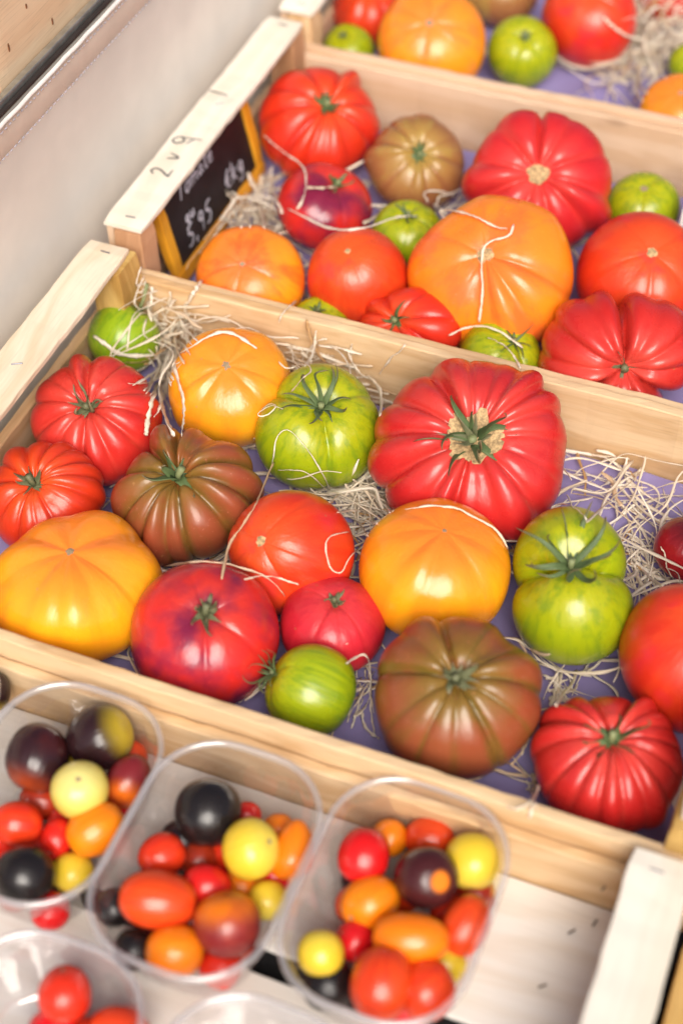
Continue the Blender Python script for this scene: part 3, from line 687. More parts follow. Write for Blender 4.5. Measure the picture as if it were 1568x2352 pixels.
tomato('large brown ribbed tomato at the front board of the middle crate', 1046, 1602, 390, (1048, 1564), 'brown', seed=15, b=[165, 130, 102, 60, 30, 0, -30, -60, -95, -120, -150], deep=[1.2, .3, 1.1, .4, .5, .6, .5, 1.3, .5, .5, .4], dep=.17, e=.75, flat=.82, dip=.18, dipw=.20, cal='dry', ckw=dict(n=10, ln=.32, w=.11, el=(.5, 1.8), stem=.12))
tomato('bright red many-ribbed tomato in the front right corner of the middle crate', 1394, 1752, 350, (1404, 1704), 'pink', seed=16, b=[106, 62, 40, 20, 0, -22, -45, -65, -85, -106, -127, -150, 175, 150, 128], deep=[1.3, 1.1, .5, .7, .5, .7, .5, .6, .7, .5, .7, .6, .6, .7, .4], dep=.26, flat=.74, dip=.20, dipw=.22, e=.6, ckw=dict(n=6, ln=.55, w=.10, el=(.5, .9), stem=.2))
tomato('big smooth orange-red tomato cut off by the right picture edge', 1592, 1512, 345, (1640, 1440), 'orangered', seed=17, n=6, dep=.06, flat=.92, dip=.08, e=.9, cal='scar')
tomato('dark red glossy tomato at the right edge on purple paper', 1578, 1262, 158, (1600, 1215), 'dark', seed=18, n=5, dep=.03, flat=.88, dip=.06, cal='scar')
# ---- the crate behind, soft
K = dict(nth=110, nph=56)
tomato('red ribbed tomato in the rear left of the chalkboard crate', 733, 288, 280, (750, 247), 'red', seed=19, n=11, dep=.20, flat=.76, dip=.17, dipw=.25, ckw=STUB, **K)
tomato('olive-brown ribbed tomato at the rear of the chalkboard crate', 955, 376, 226, (962, 355), 'olive', seed=20, n=11, dep=.13, irr=.25, flat=.74, dip=.16, dipw=.24, ckw=dict(n=7, ln=.24, w=.13, el=(.4, 1.2), stem=.12), **K)
tomato('large pinkish-red ribbed tomato with pale corky centre in the chalkboard crate', 1230, 419, 336, (1234, 402), 'pink', seed=21, b=[85, 62, 20, -15, -45, -75, -110, -160, 165, 130], deep=[1.4, .8, .7, .7, .8, .7, .6, .8, .8, .9], dep=.24, flat=.68, dip=.18, dipw=.24, cal='cork', scar=.14, **K)
tomato('green tomato by the white card at the right of the chalkboard crate', 1474, 478, 168, (1476, 434), 'green', seed=22, n=4, dep=.04, flat=.90, dip=.08, cal='scar', scar=.1, **K)
tomato('purple-red tomato crossed by straw, front of the red ribbed one', 745, 478, 226, (770, 428), 'purple', seed=23, n=6, dep=.05, flat=.74, dip=.10, ckw=STUB, **K)
tomato('small green tomato between the purple-red and the large orange one', 933, 541, 166, (937, 497), 'green', seed=24, n=5, dep=.06, flat=.88, dip=.10, ckw=dict(n=7, ln=.4, w=.09, el=(.2, .8), stem=.15), **K)
tomato('orange and red streaked tomato just behind the dividing boards', 573, 640, 252, (557, 607), 'bicolor', seed=25, n=8, dep=.06, flat=.78, dip=.05, cal='scar', scar=.05, **K)
tomato('red heart-shaped tomato with pale scar next to the streaked one', 820, 642, 233, (798, 578), 'orangered', seed=26, n=4, dep=.03, flat=1.0, dip=.03, cal='cork', scar=.06, taper=-.05, **K)
tomato('largest orange tomato, in the chalkboard crate, with straw across it', 1133, 632, 384, (1113, 587), 'peach', seed=27, b=[-22, 40, 95, 150, -165, -120, -85, -60], deep=[1.2, .3, .3, .5, .4, .4, .4, .4], dep=.13, e=.75, flat=.80, dip=.09, dipw=.2, cal='cork', scar=.10, **K)
tomato('smooth red tomato with star scar at the right edge of the chalkboard crate', 1470, 637, 300, (1494, 582), 'orangered', seed=28, n=6, dep=.04, flat=.85, dip=.04, cal='cork', scar=.08, **K)
tomato('green tomato half hidden behind the dividing boards, dark calyx showing', 733, 748, 140, (729, 716), 'green', seed=29, n=5, dep=.05, flat=.9, dip=.1, ckw=dict(n=7, ln=.3, w=.14, el=(.2, .9), stem=.18), **K)
tomato('red ribbed tomato half hidden behind the dividing boards', 940, 772, 262, (910, 752), 'red', seed=30, n=9, dep=.20, ey=.72, flat=.66, dip=.15, ckw=dict(n=6, ln=.34, w=.09, el=(.3, .9), stem=.14), **K)
tomato('green tomato with spidery calyx peeping over the dividing boards', 1147, 838, 192, (1178, 800), 'green', seed=31, n=5, dep=.05, flat=.88, dip=.1, ckw=dict(n=8, ln=.5, w=.07, el=(.15, .7), stem=.14), **K)
tomato('pinkish-red double-lobed ribbed tomato at the right, behind the dividing boards', 1420, 822, 372, (1432, 850), 'pink', seed=32, ey=.80, b=[92, 62, 32, 0, -45, -75, -105, -140, 175, 148, 120], deep=[1.9, .25, .3, .3, 1.1, .3, .3, 1.1, .25, .3, .25], dep=.42, eq=.2, e=.75, vary=.03, flat=.74, dip=.26, dipw=.22, hump=.9, cal='dry', ckw=dict(n=4, ln=.5, w=.05, el=(.4, 1.0), stem=.1), **K)
# ---- the farthest crate
K = dict(nth=90, nph=46)
tomato('blurred red tomato in the left corner of the farthest crate', 850, 22, 180, (850, -20), 'red', seed=33, n=8, dep=.1, flat=.8, ckw=STUB, **K)
tomato('blurred orange tomato at the left of the farthest crate', 989, 101, 252, (985, 55), 'peach', seed=34, n=7, dep=.04, flat=.86, dip=.04, cal='scar', **K)
tomato('blurred brown tomato at the top edge of the picture', 1150, -25, 178, (1150, -60), 'olive', seed=35, n=9, dep=.12, flat=.8, ckw=STUB, **K)
tomato('blurred round green tomato beside the orange one in the farthest crate', 1197, 120, 160, (1203, 88), 'green', seed=36, n=4, dep=.04, flat=.92, dip=.12, ckw=dict(n=6, ln=.22, w=.12, el=(.3, 1.), stem=.2), **K)
tomato('blurred big red tomato right of the green one in the farthest crate', 1352, 45, 218, (1350, -10), 'orangered', seed=37, n=5, dep=.03, flat=.98, dip=.04, cal='scar', **K)
tomato('blurred green tomato peeping over the left end of the far board', 800, 118, 124, (790, 84), 'green', seed=38, n=5, dep=.05, flat=.9, dip=.1, ckw=STUB, **K)
tomato('blurred yellow-orange tomato at the right edge of the farthest crate', 1562, 262, 186, (1560, 215), 'orange', seed=39, n=6, dep=.04, flat=.88, dip=.04, cal='scar', **K)
tomato('blurred green tomato cut off at the right edge of the farthest crate', 1592, 148, 112, (1592, 115), 'green', seed=40, n=5, dep=.05, flat=.9, dip=.1, ckw=STUB, **K)
tomato('blurred red tomato behind the straw in the top right corner', 1535, -15, 150, (1535, -50), 'red', seed=41, n=7, dep=.08, flat=.85, ckw=STUB, **K)

# ------------------------------------------------------------------ punnets
ZP = ZA+.0015; ZR = -.040
def rrect(a, b, r, n=8):
    P = []
    for sx, sy, a0 in ((1, 1, 0), (-1, 1, 90), (-1, -1, 180), (1, -1, 270)):
        for k in range(n+1):
            t = radians(a0+90*k/n); P.append((sx*(a-r)+r*cos(t), sy*(b-r)+r*sin(t)))
    return np.array(P)
def dense(P, k=3):
    Q = []
    for i in range(len(P)):
        a, b = P[i], P[(i+1) % len(P)]; m = max(1, int(np.linalg.norm(b-a)/.0035))
        for j in range(m): Q.append(a+(b-a)*j/m)
    return np.array(Q)
def punnet(label, x, y, rot=0., hx=.0605, hy=.083):
    root = empty('plastic_punnet', (x, y, ZP)); root.rotation_euler = (0, 0, rot)
    tag(root, label, 'punnet', 'clear plastic punnets')
    H = ZR-ZP
    top = dense(rrect(hx-.0045, hy-.0045, .044)); n = len(top)
    nrm = np.roll(top, -1, 0)-np.roll(top, 1, 0); nrm = np.stack([nrm[:, 1], -nrm[:, 0]], 1); nrm /= np.linalg.norm(nrm, axis=1)[:, None]
    arc = np.arange(n)
    V, mk = [], []
    prof = [(0.0, .0), (.006, .0), (.008, .0012), (.0095, .004)]
    rows = []
    for t in np.linspace(1, .08, 14):       # wall, from the rim down, with moulded ribs
        ins = .0095*(1-t)+(.0018 if t < .86 else 0.); rib = .0011*np.sin(arc*2*pi/7.0)*(1 if .12 < t < .8 else 0)
        rows.append((top-nrm*(ins+rib)[:, None] if isinstance(rib, np.ndarray) else top-nrm*ins, H*t, .075))
    rows.append((top-nrm*.0145, H*.025, .08)); rows.append((top-nrm*.0185, .0003, .06))
    rows.append((top-nrm*.024, .0, .05))
    F = []
    for P, z, m in rows:
        V += [(p[0], p[1], z) for p in P]; mk += [m]*n
    for i in range(len(rows)-1):
        for k in range(n): F.append([i*n+k, (i+1)*n+k, (i+1)*n+(k+1) % n, i*n+(k+1) % n])
    F.append([(len(rows)-1)*n+k for k in range(n)][::-1])
    mesh_obj('tub', V, F, M_PLASTIC, root, attrs={'milk': mk})
    V, F = [], []
    ring = [(-.0004, -.002), (-.0002, 0), (.0008, .0014), (.0022, .0017), (.0034, .0011), (.0040, -.0004), (.0041, -.0028), (.0035, -.0038)]
    for o, z in ring: V += [(p[0], p[1], H+z) for p in top+nrm*o]
    for i in range(len(ring)-1):
        for k in range(n): F.append([i*n+k, (i+1)*n+k, (i+1)*n+(k+1) % n, i*n+(k+1) % n])
    mesh_obj('rim', V, F, M_PLASTIC, root, attrs={'milk': [.40]*len(V)})
    return root
punnet('clear punnet cut to a sliver by the left picture edge', -.5125, .432)
punnet('clear punnet at the left with two large dark cherry tomatoes', -.3885, .431, .0)
punnet('clear punnet in the middle with a round black cherry tomato', -.2735, .4245, .0)
punnet('clear punnet on the right beside the bare white slats', -.155, .441, .0)
punnet('nearest clear punnet at the bottom left, mostly empty at its back', -.318, .262, .0)
punnet('clear punnet cut off at the bottom edge, only its rear rim in view', -.188, .270, .0)

def cherry(label, px, py, w, h, rot, mat, zc, seed, tip=None, flat=None, pear=0.):
    """w, h: visible width and height, rot: tilt of the width axis in the picture (degrees, clockwise)"""
    z = ZP+zc; P = at(px, py, z); dpt = depth(P); k = dpt/FPX/2
    a = radians(rot); view = (P-CAM).normalized(); rt = (RIGHT-view*RIGHT.dot(view)).normalized(); dn = -(rt.cross(view))
    e1 = rt*cos(a)+dn*sin(a); e2 = dn*cos(a)-rt*sin(a); e3 = -view
    R1, R2 = w*k*1.05, h*k*1.05; R3 = min(R1, R2)
    # the stem end lies along the longer axis; tip turns the blossom end (picture direction, degrees) towards the viewer
    if tip is not None:
        ta = radians(tip[0]); tz = tip[1]; ax = -((rt*cos(ta)+dn*sin(ta))*sqrt(1-tz*tz)+e3*tz)
    else: ax = (e1 if R1 >= R2 else e2)*(-1 if seed % 2 else 1)*.92 + e3*.15
    ax = ax.normalized(); xa = ax.orthogonal().normalized(); ya = ax.cross(xa)
    V, F, A_, topz = fruit(seed, n=3, dep=.012, flat=1., dip=.05, dipw=.16, lump=.018, box=.95, nth=40, nph=24, taper=pear)
    B = np.array([xa, ya, ax]).T; Vw = V @ B.T
    E = np.array([e1, e2, e3]); S = E.T @ np.diag([R1, R2, R3]) @ E
    Vw = Vw @ S.T
    o = mesh_obj('cherry_tomato', Vw, F, FM[mat], attrs=A_); o.location = P
    if ax.dot(-view) > .35:                        # stem end in view: a small dry scar
        dv, df = disc('stem_scar', .085, None, None, seed, .2); top = V[V[:, 2] > 0]; L2 = []
        for p in dv:
            d2 = ((top[:, :2]-np.array(p[:2]))**2).sum(1); k2 = np.argsort(d2)[:3]; L2.append((p[0], p[1], top[k2, 2].mean()+.012+p[2]*.3))
        mesh_obj('stem_scar', (np.array(L2) @ B.T) @ S.T, df, M_SCAR, o)
    tag(o, label, 'tomato', 'small cherry tomatoes')
    return o, P, max(R1, R2, R3)
L_ = 'in the left punnet'; M_ = 'in the middle punnet'; R_ = 'in the right punnet'
U1, U2, U3 = .044, .030, .0165
CH = [
 ('dark maroon cherry tomato standing upright '+L_, 86, 1745, 140, 160, 0, 'c_indigo', U1-.006, (110, .2), 0),
 ('dark cherry tomato with a yellow flank at the back of the left punnet', 232, 1692, 152, 146, -15, 'c_gold', U1-.004, (-25, .42), 0),
 ('pale yellow round cherry tomato '+L_, 184, 1816, 128, 130, 0, 'c_pale', U1+.004, (80, -.92), 0),
 ('dark red cherry tomato with orange end at the right side of the left punnet', 292, 1797, 94, 128, 28, 'c_ember', U2, (110, .35), 0),
 ('orange oblong cherry tomato '+L_, 218, 1906, 140, 112, -35, 'c_orange', U2+.006, None, 0),
 ('scarlet cherry tomato at the left edge of the picture '+L_, 42, 1892, 118, 98, 8, 'c_scarlet', U2+.006, None, 0),
 ('small deep red cherry tomato wedged in the middle of the left punnet', 133, 1925, 74, 92, 10, 'c_red', U2-.004, (-60, -.6), 0),
 ('black-purple cherry tomato at the front of the left punnet', 60, 2011, 142, 132, 8, 'c_black', U2+.004, None, 0),
 ('dull yellow cherry tomato touching the front right wall of the left punnet', 168, 2003, 92, 96, 0, 'c_yellow', U3, None, 0),
 ('brownish red cherry tomato low under the pale yellow one', 100, 1840, 108, 84, 5, 'c_darkred', U3, None, 0),
 ('red cherry tomato low under the dark one at the back of the left punnet', 298, 1742, 80, 80, 0, 'c_scarlet', U3, None, 0),
 ('pinkish red cherry tomato seen through the front wall of the left punnet', 118, 2092, 92, 84, 0, 'c_red', U3-.002, None, 0),
 ('olive cherry tomato peeping between the two dark ones', 158, 1762, 84, 80, 0, 'c_yellow', U3, None, 0),
 ('brown cherry tomato seen through the left wall of the middle punnet', 262, 2086, 80, 90, 0, 'c_black', U3, None, 0),
 ('round black cherry tomato at the back of the middle punnet', 478, 1864, 148, 156, 0, 'c_black', U2+.006, None, 0),
 ('bright yellow round cherry tomato '+M_, 575, 1950, 126, 136, 0, 'c_yellow', U1-.002, (160, -.7), 0),
 ('orange pear-shaped cherry tomato at the right wall of the middle punnet', 672, 1955, 92, 142, 14, 'c_orange', U2+.004, (95, .1), -.22),
 ('red cherry tomato left of the brown one '+M_, 374, 1965, 112, 98, -32, 'c_scarlet', U2, None, 0),
 ('large oblong red cherry tomato '+M_, 360, 2066, 184, 128, 6, 'c_scarlet', U2+.010, None, 0),
 ('red cherry tomato behind the large oblong one', 478, 2036, 116, 92, 20, 'c_red', U2, None, 0),
 ('maroon cherry tomato with orange top at the right front of the middle punnet', 522, 2120, 148, 150, 20, 'c_ember', U2+.008, (-95, .35), 0),
 ('orange-brown cherry tomato at the front wall of the middle punnet', 404, 2184, 136, 116, 0, 'c_orange', U2, None, 0),
 ('black cherry tomato half hidden at the front left of the middle punnet', 308, 2180, 90, 96, 0, 'c_black', U3, None, 0),
 ('brown-red cherry tomato low in the centre of the middle punnet', 458, 1975, 88, 84, 0, 'c_darkred', U3, None, 0),
 ('small yellow cherry tomato at the right side of the middle punnet', 615, 2066, 88, 92, 0, 'c_yellow', U3+.004, None, 0),
 ('small red cherry tomato peeping out behind the bright yellow one', 568, 1876, 70, 66, 0, 'c_red', U3, None, 0),
 ('deep red cherry tomato low under the bright yellow one', 628, 2010, 86, 84, 0, 'c_red', U3-.002, None, 0),
 ('orange cherry tomato tucked behind the pear-shaped one', 640, 1908, 72, 76, 0, 'c_orange', U3+.004, None, 0),
 ('amber cherry tomato low between red and yellow ones '+M_, 552, 2036, 90, 84, 0, 'c_orange', U3-.002, None, 0),
 ('crimson upright cherry tomato at the back left of the right punnet', 834, 1968, 114, 130, 10, 'c_red', U2+.008, None, 0),
 ('orange-brown cherry tomato at the back wall of the right punnet', 893, 1925, 84, 84, 0, 'c_orange', U3+.004, None, 0),
 ('red oblong cherry tomato at the back of the right punnet', 988, 1927, 116, 92, 10, 'c_scarlet', U3+.006, None, 0),
 ('bright yellow cherry tomato at the back right of the right punnet', 1084, 1976, 122, 132, 0, 'c_yellow', U2+.004, None, 0),
 ('dark cherry tomato with a bright orange spot '+R_, 980, 2016, 138, 136, 0, 'c_ember2', U1-.002, (15, .86), 0),
 ('plump orange cherry tomato at the left of the right punnet', 850, 2072, 136, 116, -30, 'c_orange', U2, (-40, -.6), 0),
 ('dark red oblong cherry tomato at the right wall of the right punnet', 1066, 2128, 104, 148, 28, 'c_scarlet', U2, None, 0),
 ('long orange cherry tomato in the middle of the right punnet', 940, 2156, 180, 114, 4, 'c_orange', U2+.010, None, 0),
 ('round yellow cherry tomato at the left front of the right punnet', 736, 2191, 104, 106, 0, 'c_yellow', U2+.006, None, 0),
 ('small crimson cherry tomato right of the round yellow one', 815, 2162, 88, 92, 0, 'c_red', U3+.006, (30, -.6), 0),
 ('large red egg-shaped cherry tomato at the front of the right punnet', 876, 2262, 140, 168, 12, 'c_scarlet', U2+.008, None, 0),
 ('scarlet cherry tomato at the front right of the right punnet', 976, 2276, 128, 138, 35, 'c_scarlet', U2, (150, .2), 0),
 ('olive-yellow cherry tomato low at the right of the right punnet', 1016, 2212, 112, 90, 10, 'c_yellow', U3, None, 0),
 ('dark purple cherry tomato low at the left front of the right punnet', 752, 2262, 124, 116, 0, 'c_black', U3, None, 0),
 ('dark red cherry tomato under the bright yellow one '+R_, 1092, 2056, 88, 96, 0, 'c_darkred', U3, None, 0),
 ('deep red cherry tomato low at the front wall of the right punnet', 935, 2318, 92, 84, 0, 'c_red', U3, None, 0),
 ('red cherry tomato standing alone in the nearest punnet', 150, 2286, 118, 128, 0, 'c_red', .036, (80, -.5), 0),
 ('orange-red cherry tomato at the bottom edge of the nearest punnet', 272, 2366, 140, 104, 6, 'c_scarlet', U2-.004, None, 0),
 ('dark red cherry tomato below the lone red one at the bottom edge', 128, 2372, 124, 112, 0, 'c_red', U3, None, 0),
 ('maroon cherry tomato between two red ones at the bottom edge', 205, 2385, 96, 96, 0, 'c_darkred', U3, None, 0),
 ('amber cherry tomato in the punnet cut by the left picture edge', -22, 1590, 90, 96, 0, 'c_gold', U2, None, 0),
]
FILL = []
FM['c_ember2'] = fruit_mat('cherry_dark_spot', (.06, .012, .014), tip=(.85, .20, .01), tp=(.86, .93), rough=.2, spk=.05)
SPH = []
for i, (lab, px, py, w, h, rot, mat, zc, tip, pear) in enumerate(CH):
    o, P, r = cherry(lab, px, py, w, h, rot, mat, zc, 200+i, tip, None, pear); SPH.append((P, r))

frg = np.random.default_rng(42)
for lab, x, y, y_lo in (('left', -.3885, .431, .36), ('middle', -.2735, .4245, .352), ('right', -.155, .441, .372)):
    spots = [(x+dx, y+dy) for dx in (-.030, .0, .030) for dy in (-.052, -.026, .0, .026, .050)]
    for k, (fx, fy) in enumerate(spots):
        r_ = frg.uniform(.0118, .0142); P = Vector((fx+frg.normal(0, .003), fy+frg.normal(0, .003), ZP+.0008+r_))
        if (lab == 'left' and fy > .455 and fx < -.36) or (lab != 'right' and fy > .462): continue
        if any((P-q).length < (r_+rr)*.62 for q, rr in SPH): continue
        V, F, A_, tz = fruit(900+k, n=3, dep=.012, flat=1.05, dip=.05, dipw=.16, lump=.02, box=.95, nth=32, nph=18)
        B = np.array(Matrix.Rotation(frg.uniform(0, 6), 3, 'Z') @ Matrix.Rotation(frg.uniform(.6, 1.6), 3, 'X'))
        o = mesh_obj('cherry_tomato', (V*r_) @ B.T, F, FM[['c_darkred', 'c_red', 'c_scarlet', 'c_indigo', 'c_red', 'c_darkred'][k % 6]], attrs=A_); o.location = P
        wh = 'at its %s %s' % (('back', 'centre', 'front')[0 if P.y > y+.02 else (1 if P.y > y-.02 else 2)], ('left', 'midline', 'right')[int(round((fx-x)/.03))+1])
        if lab+wh in FILL: wh += ', the nearer one'
        FILL.append(lab+wh)
        tag(o, 'covered cherry tomato deep in the %s punnet %s' % (lab, wh), 'tomato', 'covered cherry tomatoes at the bottom of the punnets'); SPH.append((P, r_))

# ------------------------------------------------------------------ wood wool
bpy.context.view_layer.update()
dg = bpy.context.evaluated_depsgraph_get()
def ribbon(paths, name, label=None, kind=None, seed=0, wid=(.0010, .0028), twist=1.0):
    rg = np.random.default_rng(seed); V, F, R, Lh = [], [], [], []
    for P in paths:
        P = np.asarray(P, float)
        n = len(P); w = rg.uniform(*wid); rn = rg.random(); b = len(V)
        T = np.gradient(P, axis=0); T /= (np.linalg.norm(T, axis=1)[:, None]+1e-9)
        a = rg.uniform(0, 6.28); da = np.cumsum(rg.normal(0, .22*twist, n)); up = np.array([0, 0, 1.])
        for i in range(n):
            s = np.cross(T[i], up); l = np.linalg.norm(s); s = s/l if l > .05 else np.array([1., 0, 0]); q = np.cross(s, T[i])
            ang = .5*sin(a)+da[i]*1.1
            sd_ = s*cos(ang)+q*sin(ang); nn = np.cross(sd_, T[i]); ww = w*(1+.18*sin(i*.9+a)+rg.normal(0, .10))*(.5 if i in (0, n-1) else 1)
            V += [P[i]-sd_*ww/2, P[i]+nn*ww*.14, P[i]+sd_*ww/2]; R += [rn]*3; Lh += [i/n]*3
        for i in range(n-1):
            for k in range(2): F.append([b+i*3+k, b+i*3+k+1, b+i*3+k+4, b+i*3+k+3])
    o = mesh_obj(name, np.array(V), F, M_STRAW, attrs={'rnd': R, 'len': Lh})
    sm = o.modifiers.new('thickness', 'SOLIDIFY'); sm.thickness = .0003; sm.offset = 0
    if kind: tag(o, label, None, None, kind); o['category'] = 'wood wool'
    return o
EC = np.array([e[0] for e in ELL]); EM = np.array([e[1] for e in ELL])
def pushout(P):
    for it in range(2):
        d = np.einsum('nij,nj->ni', EM, P[None, :]-EC); r = np.linalg.norm(d, axis=1); k = int(np.argmin(r))
        if r[k] < 1.03: P = EC[k]+(P-EC[k])*(1.03/max(r[k], .2))
    return P
def clump(cx, cy, rad, n, zf, seed, L=(.04, .13), h=.018, ybounds=None, zbase=0.):
    rg = np.random.default_rng(seed); out = []; c = at(cx, cy, zf)
    for k in range(n):
        a = rg.uniform(0, 6.28); q = rad*sqrt(rg.random())
        p = np.array([c.x+q*cos(a)*1.2, c.y+q*sin(a), zf+.004+zbase+h*rg.random()**1.6])
        ln = rg.uniform(*L); ns = 18; hd = rg.uniform(0, 6.28); cv = rg.normal(0, 11); el = rg.normal(.05, .18); ce = rg.normal(0, 2.0); P = []
        cv2 = rg.normal(0, 26)
        for i in range(ns):
            P.append(p.copy()); ds = ln/ns
            hd += (cv+cv2*sin(i*.5+k))*ds; el += (ce-el*9)*ds + rg.normal(0, .05)
            p = p+np.array([cos(hd)*cos(el), sin(hd)*cos(el), sin(el)])*ds
            p[2] = max(p[2], zf+.0032)
            if ybounds: p[1] = min(max(p[1], ybounds[0]), ybounds[1])
            p[0] = max(p[0], X0+.05)
        P = np.array([pushout(x) for x in P])
        if ybounds: P[:, 1] = np.clip(P[:, 1], ybounds[0], ybounds[1])
        # smooth
        for _ in range(2): P[1:-1] = .5*P[1:-1]+.25*(P[:-2]+P[2:])
        out.append(P)
    return out
YB = (.534, .899); YC = (.926, 1.275); YD = (1.302, 1.65)
pB = []
for args in ((830, 1140, .040, 60, 1), (920, 1160, .035, 45, 2), (760, 1120, .03, 30, 3), (1410, 1110, .035, 26, 4), (1455, 1260, .030, 46, 5), (1440, 1370, .022, 26, 6),
             (420, 1330, .026, 40, 7), (520, 1300, .02, 22, 8), (640, 1370, .02, 20, 9), (1300, 1570, .028, 20, 10), (850, 1560, .016, 14, 11), (1220, 1790, .012, 10, 12),
             (380, 820, .022, 40, 13), (690, 870, .020, 26, 14), (800, 860, .02, 16, 15), (250, 1160, .02, 12, 16), (840, 1330, .018, 22, 17), (1150, 1240, .015, 16, 18), (560, 1040, .012, 12, 19), (260, 1480, .016, 10, 20)):
    cx, cy, rad, n, sd_ = args
    pB += clump(cx, cy, rad, n, ZF, 500+sd_, h=.016 if sd_ not in (13, 14) else .055, ybounds=YB, zbase=.02 if sd_ == 13 else 0.)
ribbon(pB, 'wood_wool', 'pale wood wool strewn among the tomatoes of the middle crate', 'stuff', 1)
pC = []
for args in ((620, 560, .035, 60, 1), (560, 500, .025, 26, 2), (1030, 500, .02, 16, 3), (1120, 790, .018, 16, 4), (1310, 560, .015, 10, 5), (700, 700, .02, 14, 6)):
    pC += clump(*args[:4], ZF, 600+args[4], h=.03, ybounds=YC)
ribbon(pC, 'wood_wool', 'pale wood wool among the tomatoes of the chalkboard crate', 'stuff', 2)
pD = clump(1475, 120, .035, 90, ZF, 700, h=.05, ybounds=YD, zbase=.01)+clump(1500, 40, .04, 70, ZF, 701, h=.06, ybounds=YD)+clump(1420, 190, .02, 24, ZF, 702, h=.02, ybounds=YD)
ribbon(pD, 'wood_wool', 'blurred heap of wood wool at the right of the farthest crate', 'stuff', 3)

def draped(pts, lift=.003, n=40, stiff=30, maxfruit=2., bridge=.7):
    """a strand laid over what it lies on: follows the surfaces below it with some stiffness"""
    P = [np.array(p, float) for p in pts]
    for _ in range(2):
        Q = [P[0]]
        for a, b in zip(P[:-1], P[1:]): Q += [a*.75+b*.25, a*.25+b*.75]
        P = Q+[P[-1]]
    P = np.array(P); s = np.concatenate([[0], np.cumsum(np.linalg.norm(np.diff(P, axis=0), axis=1))])
    u = np.linspace(0, s[-1], n); X = np.interp(u, s, P[:, 0]); Y = np.interp(u, s, P[:, 1])
    hit = []; nf = 0
    for x, y in zip(X, Y):
        d = ray(x, y); dn = d.normalized(); ok, loc, nr, ix, ob, mm = scene.ray_cast(dg, CAM, dn)
        k = ((loc-CAM).dot(FWD) if ok else 1.3) - lift*1.2
        hit.append(k); nf += ok and ob.name.startswith(('fruit_body', 'sepal', 'stem'))
    if nf > maxfruit*n: return None
    hit = np.array(hit); t = hit.copy()
    for _ in range(stiff):
        t[1:-1] = .5*t[1:-1]+.25*(t[:-2]+t[2:]); t = np.minimum(t, hit)
    # a stiff strand bridges the hollows: lean it on the nearest points it touches
    hull = []
    for i in range(n):
        while len(hull) > 1 and (hit[hull[-1]]-hit[hull[-2]])*(i-hull[-2]) >= (hit[i]-hit[hull[-2]])*(hull[-1]-hull[-2]): hull.pop()
        hull.append(i)
    env = np.interp(np.arange(n), hull, hit[hull]); t = bridge*env+(1-bridge)*t
    for _ in range(3): t[1:-1] = .5*t[1:-1]+.25*(t[:-2]+t[2:])
    t = np.minimum(t, hit)
    rq = np.random.default_rng(int(abs(X[0]*7+Y[-1]*13)) % 99991); kx = np.convolve(rq.normal(0, 1.5, n+6), np.ones(5)/5, 'same')[3:n+3]; ky = np.convolve(rq.normal(0, 1.5, n+6), np.ones(5)/5, 'same')[3:n+3]
    t = t-.0016*np.abs(np.sin(np.linspace(0, rq.uniform(4, 11), n)+rq.uniform(0, 6)))
    return [np.array(CAM+ray(x, y)*float(k)) for x, y, k in zip(X+kx, Y+ky, t)]
def cloud(cx, cy, rx, ry, n, seed, L=(50, 150), dirn=None, mf=.10):
    rg = np.random.default_rng(seed); out = []
    for k in range(n*5):
        if len(out) >= n: break
        x, y = rg.normal(cx, rx*.5), rg.normal(cy, ry*.5); h = rg.uniform(0, 6.28) if dirn is None else rg.normal(dirn, .5)
        ln = rg.uniform(*L); cv = rg.normal(0, .8); pts = []
        m = 7
        for i in range(m):
            pts.append((x, y)); x += cos(h)*ln/m; y += sin(h)*ln/m; h += cv/m+rg.normal(0, .12)
        d_ = draped(pts, lift=rg.uniform(.0015, .006), n=26, stiff=25, maxfruit=mf)
        if d_ is not None: out.append(d_)
    return out
lo = []
for k, a in enumerate(((385, 800, 60, 90, 44, 1.5), (395, 850, 40, 100, 22, 1.6), (690, 860, 60, 40, 18, None), (660, 900, 25, 40, 5, None), (840, 870, 60, 25, 5, None),
        (830, 1150, 110, 50, 46, None), (890, 1190, 60, 40, 16, None), (790, 1230, 30, 70, 14, 1.4), (1455, 1280, 45, 90, 36, .6), (1420, 1120, 70, 60, 10, None), (470, 1315, 80, 35, 20, .1),
        (640, 1350, 40, 35, 12, None), (1150, 1230, 30, 60, 12, .9), (1290, 1600, 60, 50, 12, None), (840, 1570, 20, 60, 7, 1.5), (1225, 1790, 20, 50, 6, 1.2), (240, 1190, 30, 20, 5, -.6), (560, 1060, 20, 60, 5, 1.8))):
    lo += cloud(*a[:5], 3000+k, dirn=a[5], L=(40, 130), mf=.45 if k < 2 else .10)
ribbon(lo, 'wood_wool', 'loose wood wool tufts lying on top between tomatoes of the middle crate', 'stuff', 8, wid=(.0011, .0030))
lo = []
for k, a in enumerate(((600, 530, 60, 60, 26, None), (660, 600, 40, 50, 14, .8), (1030, 490, 40, 15, 6, None), (1110, 780, 60, 20, 8, None))):
    lo += cloud(*a[:5], 3100+k, dirn=a[5], L=(40, 120))
ribbon(lo, 'wood_wool', 'loose wood wool tufts beside the chalkboard sign', 'stuff', 9, wid=(.0022, .0042))
lo = cloud(1490, 90, 70, 110, 60, 3200, L=(50, 140))
ribbon(lo, 'wood_wool', 'tangled top of the wood wool heap in the farthest crate', 'stuff', 10, wid=(.0024, .0045))
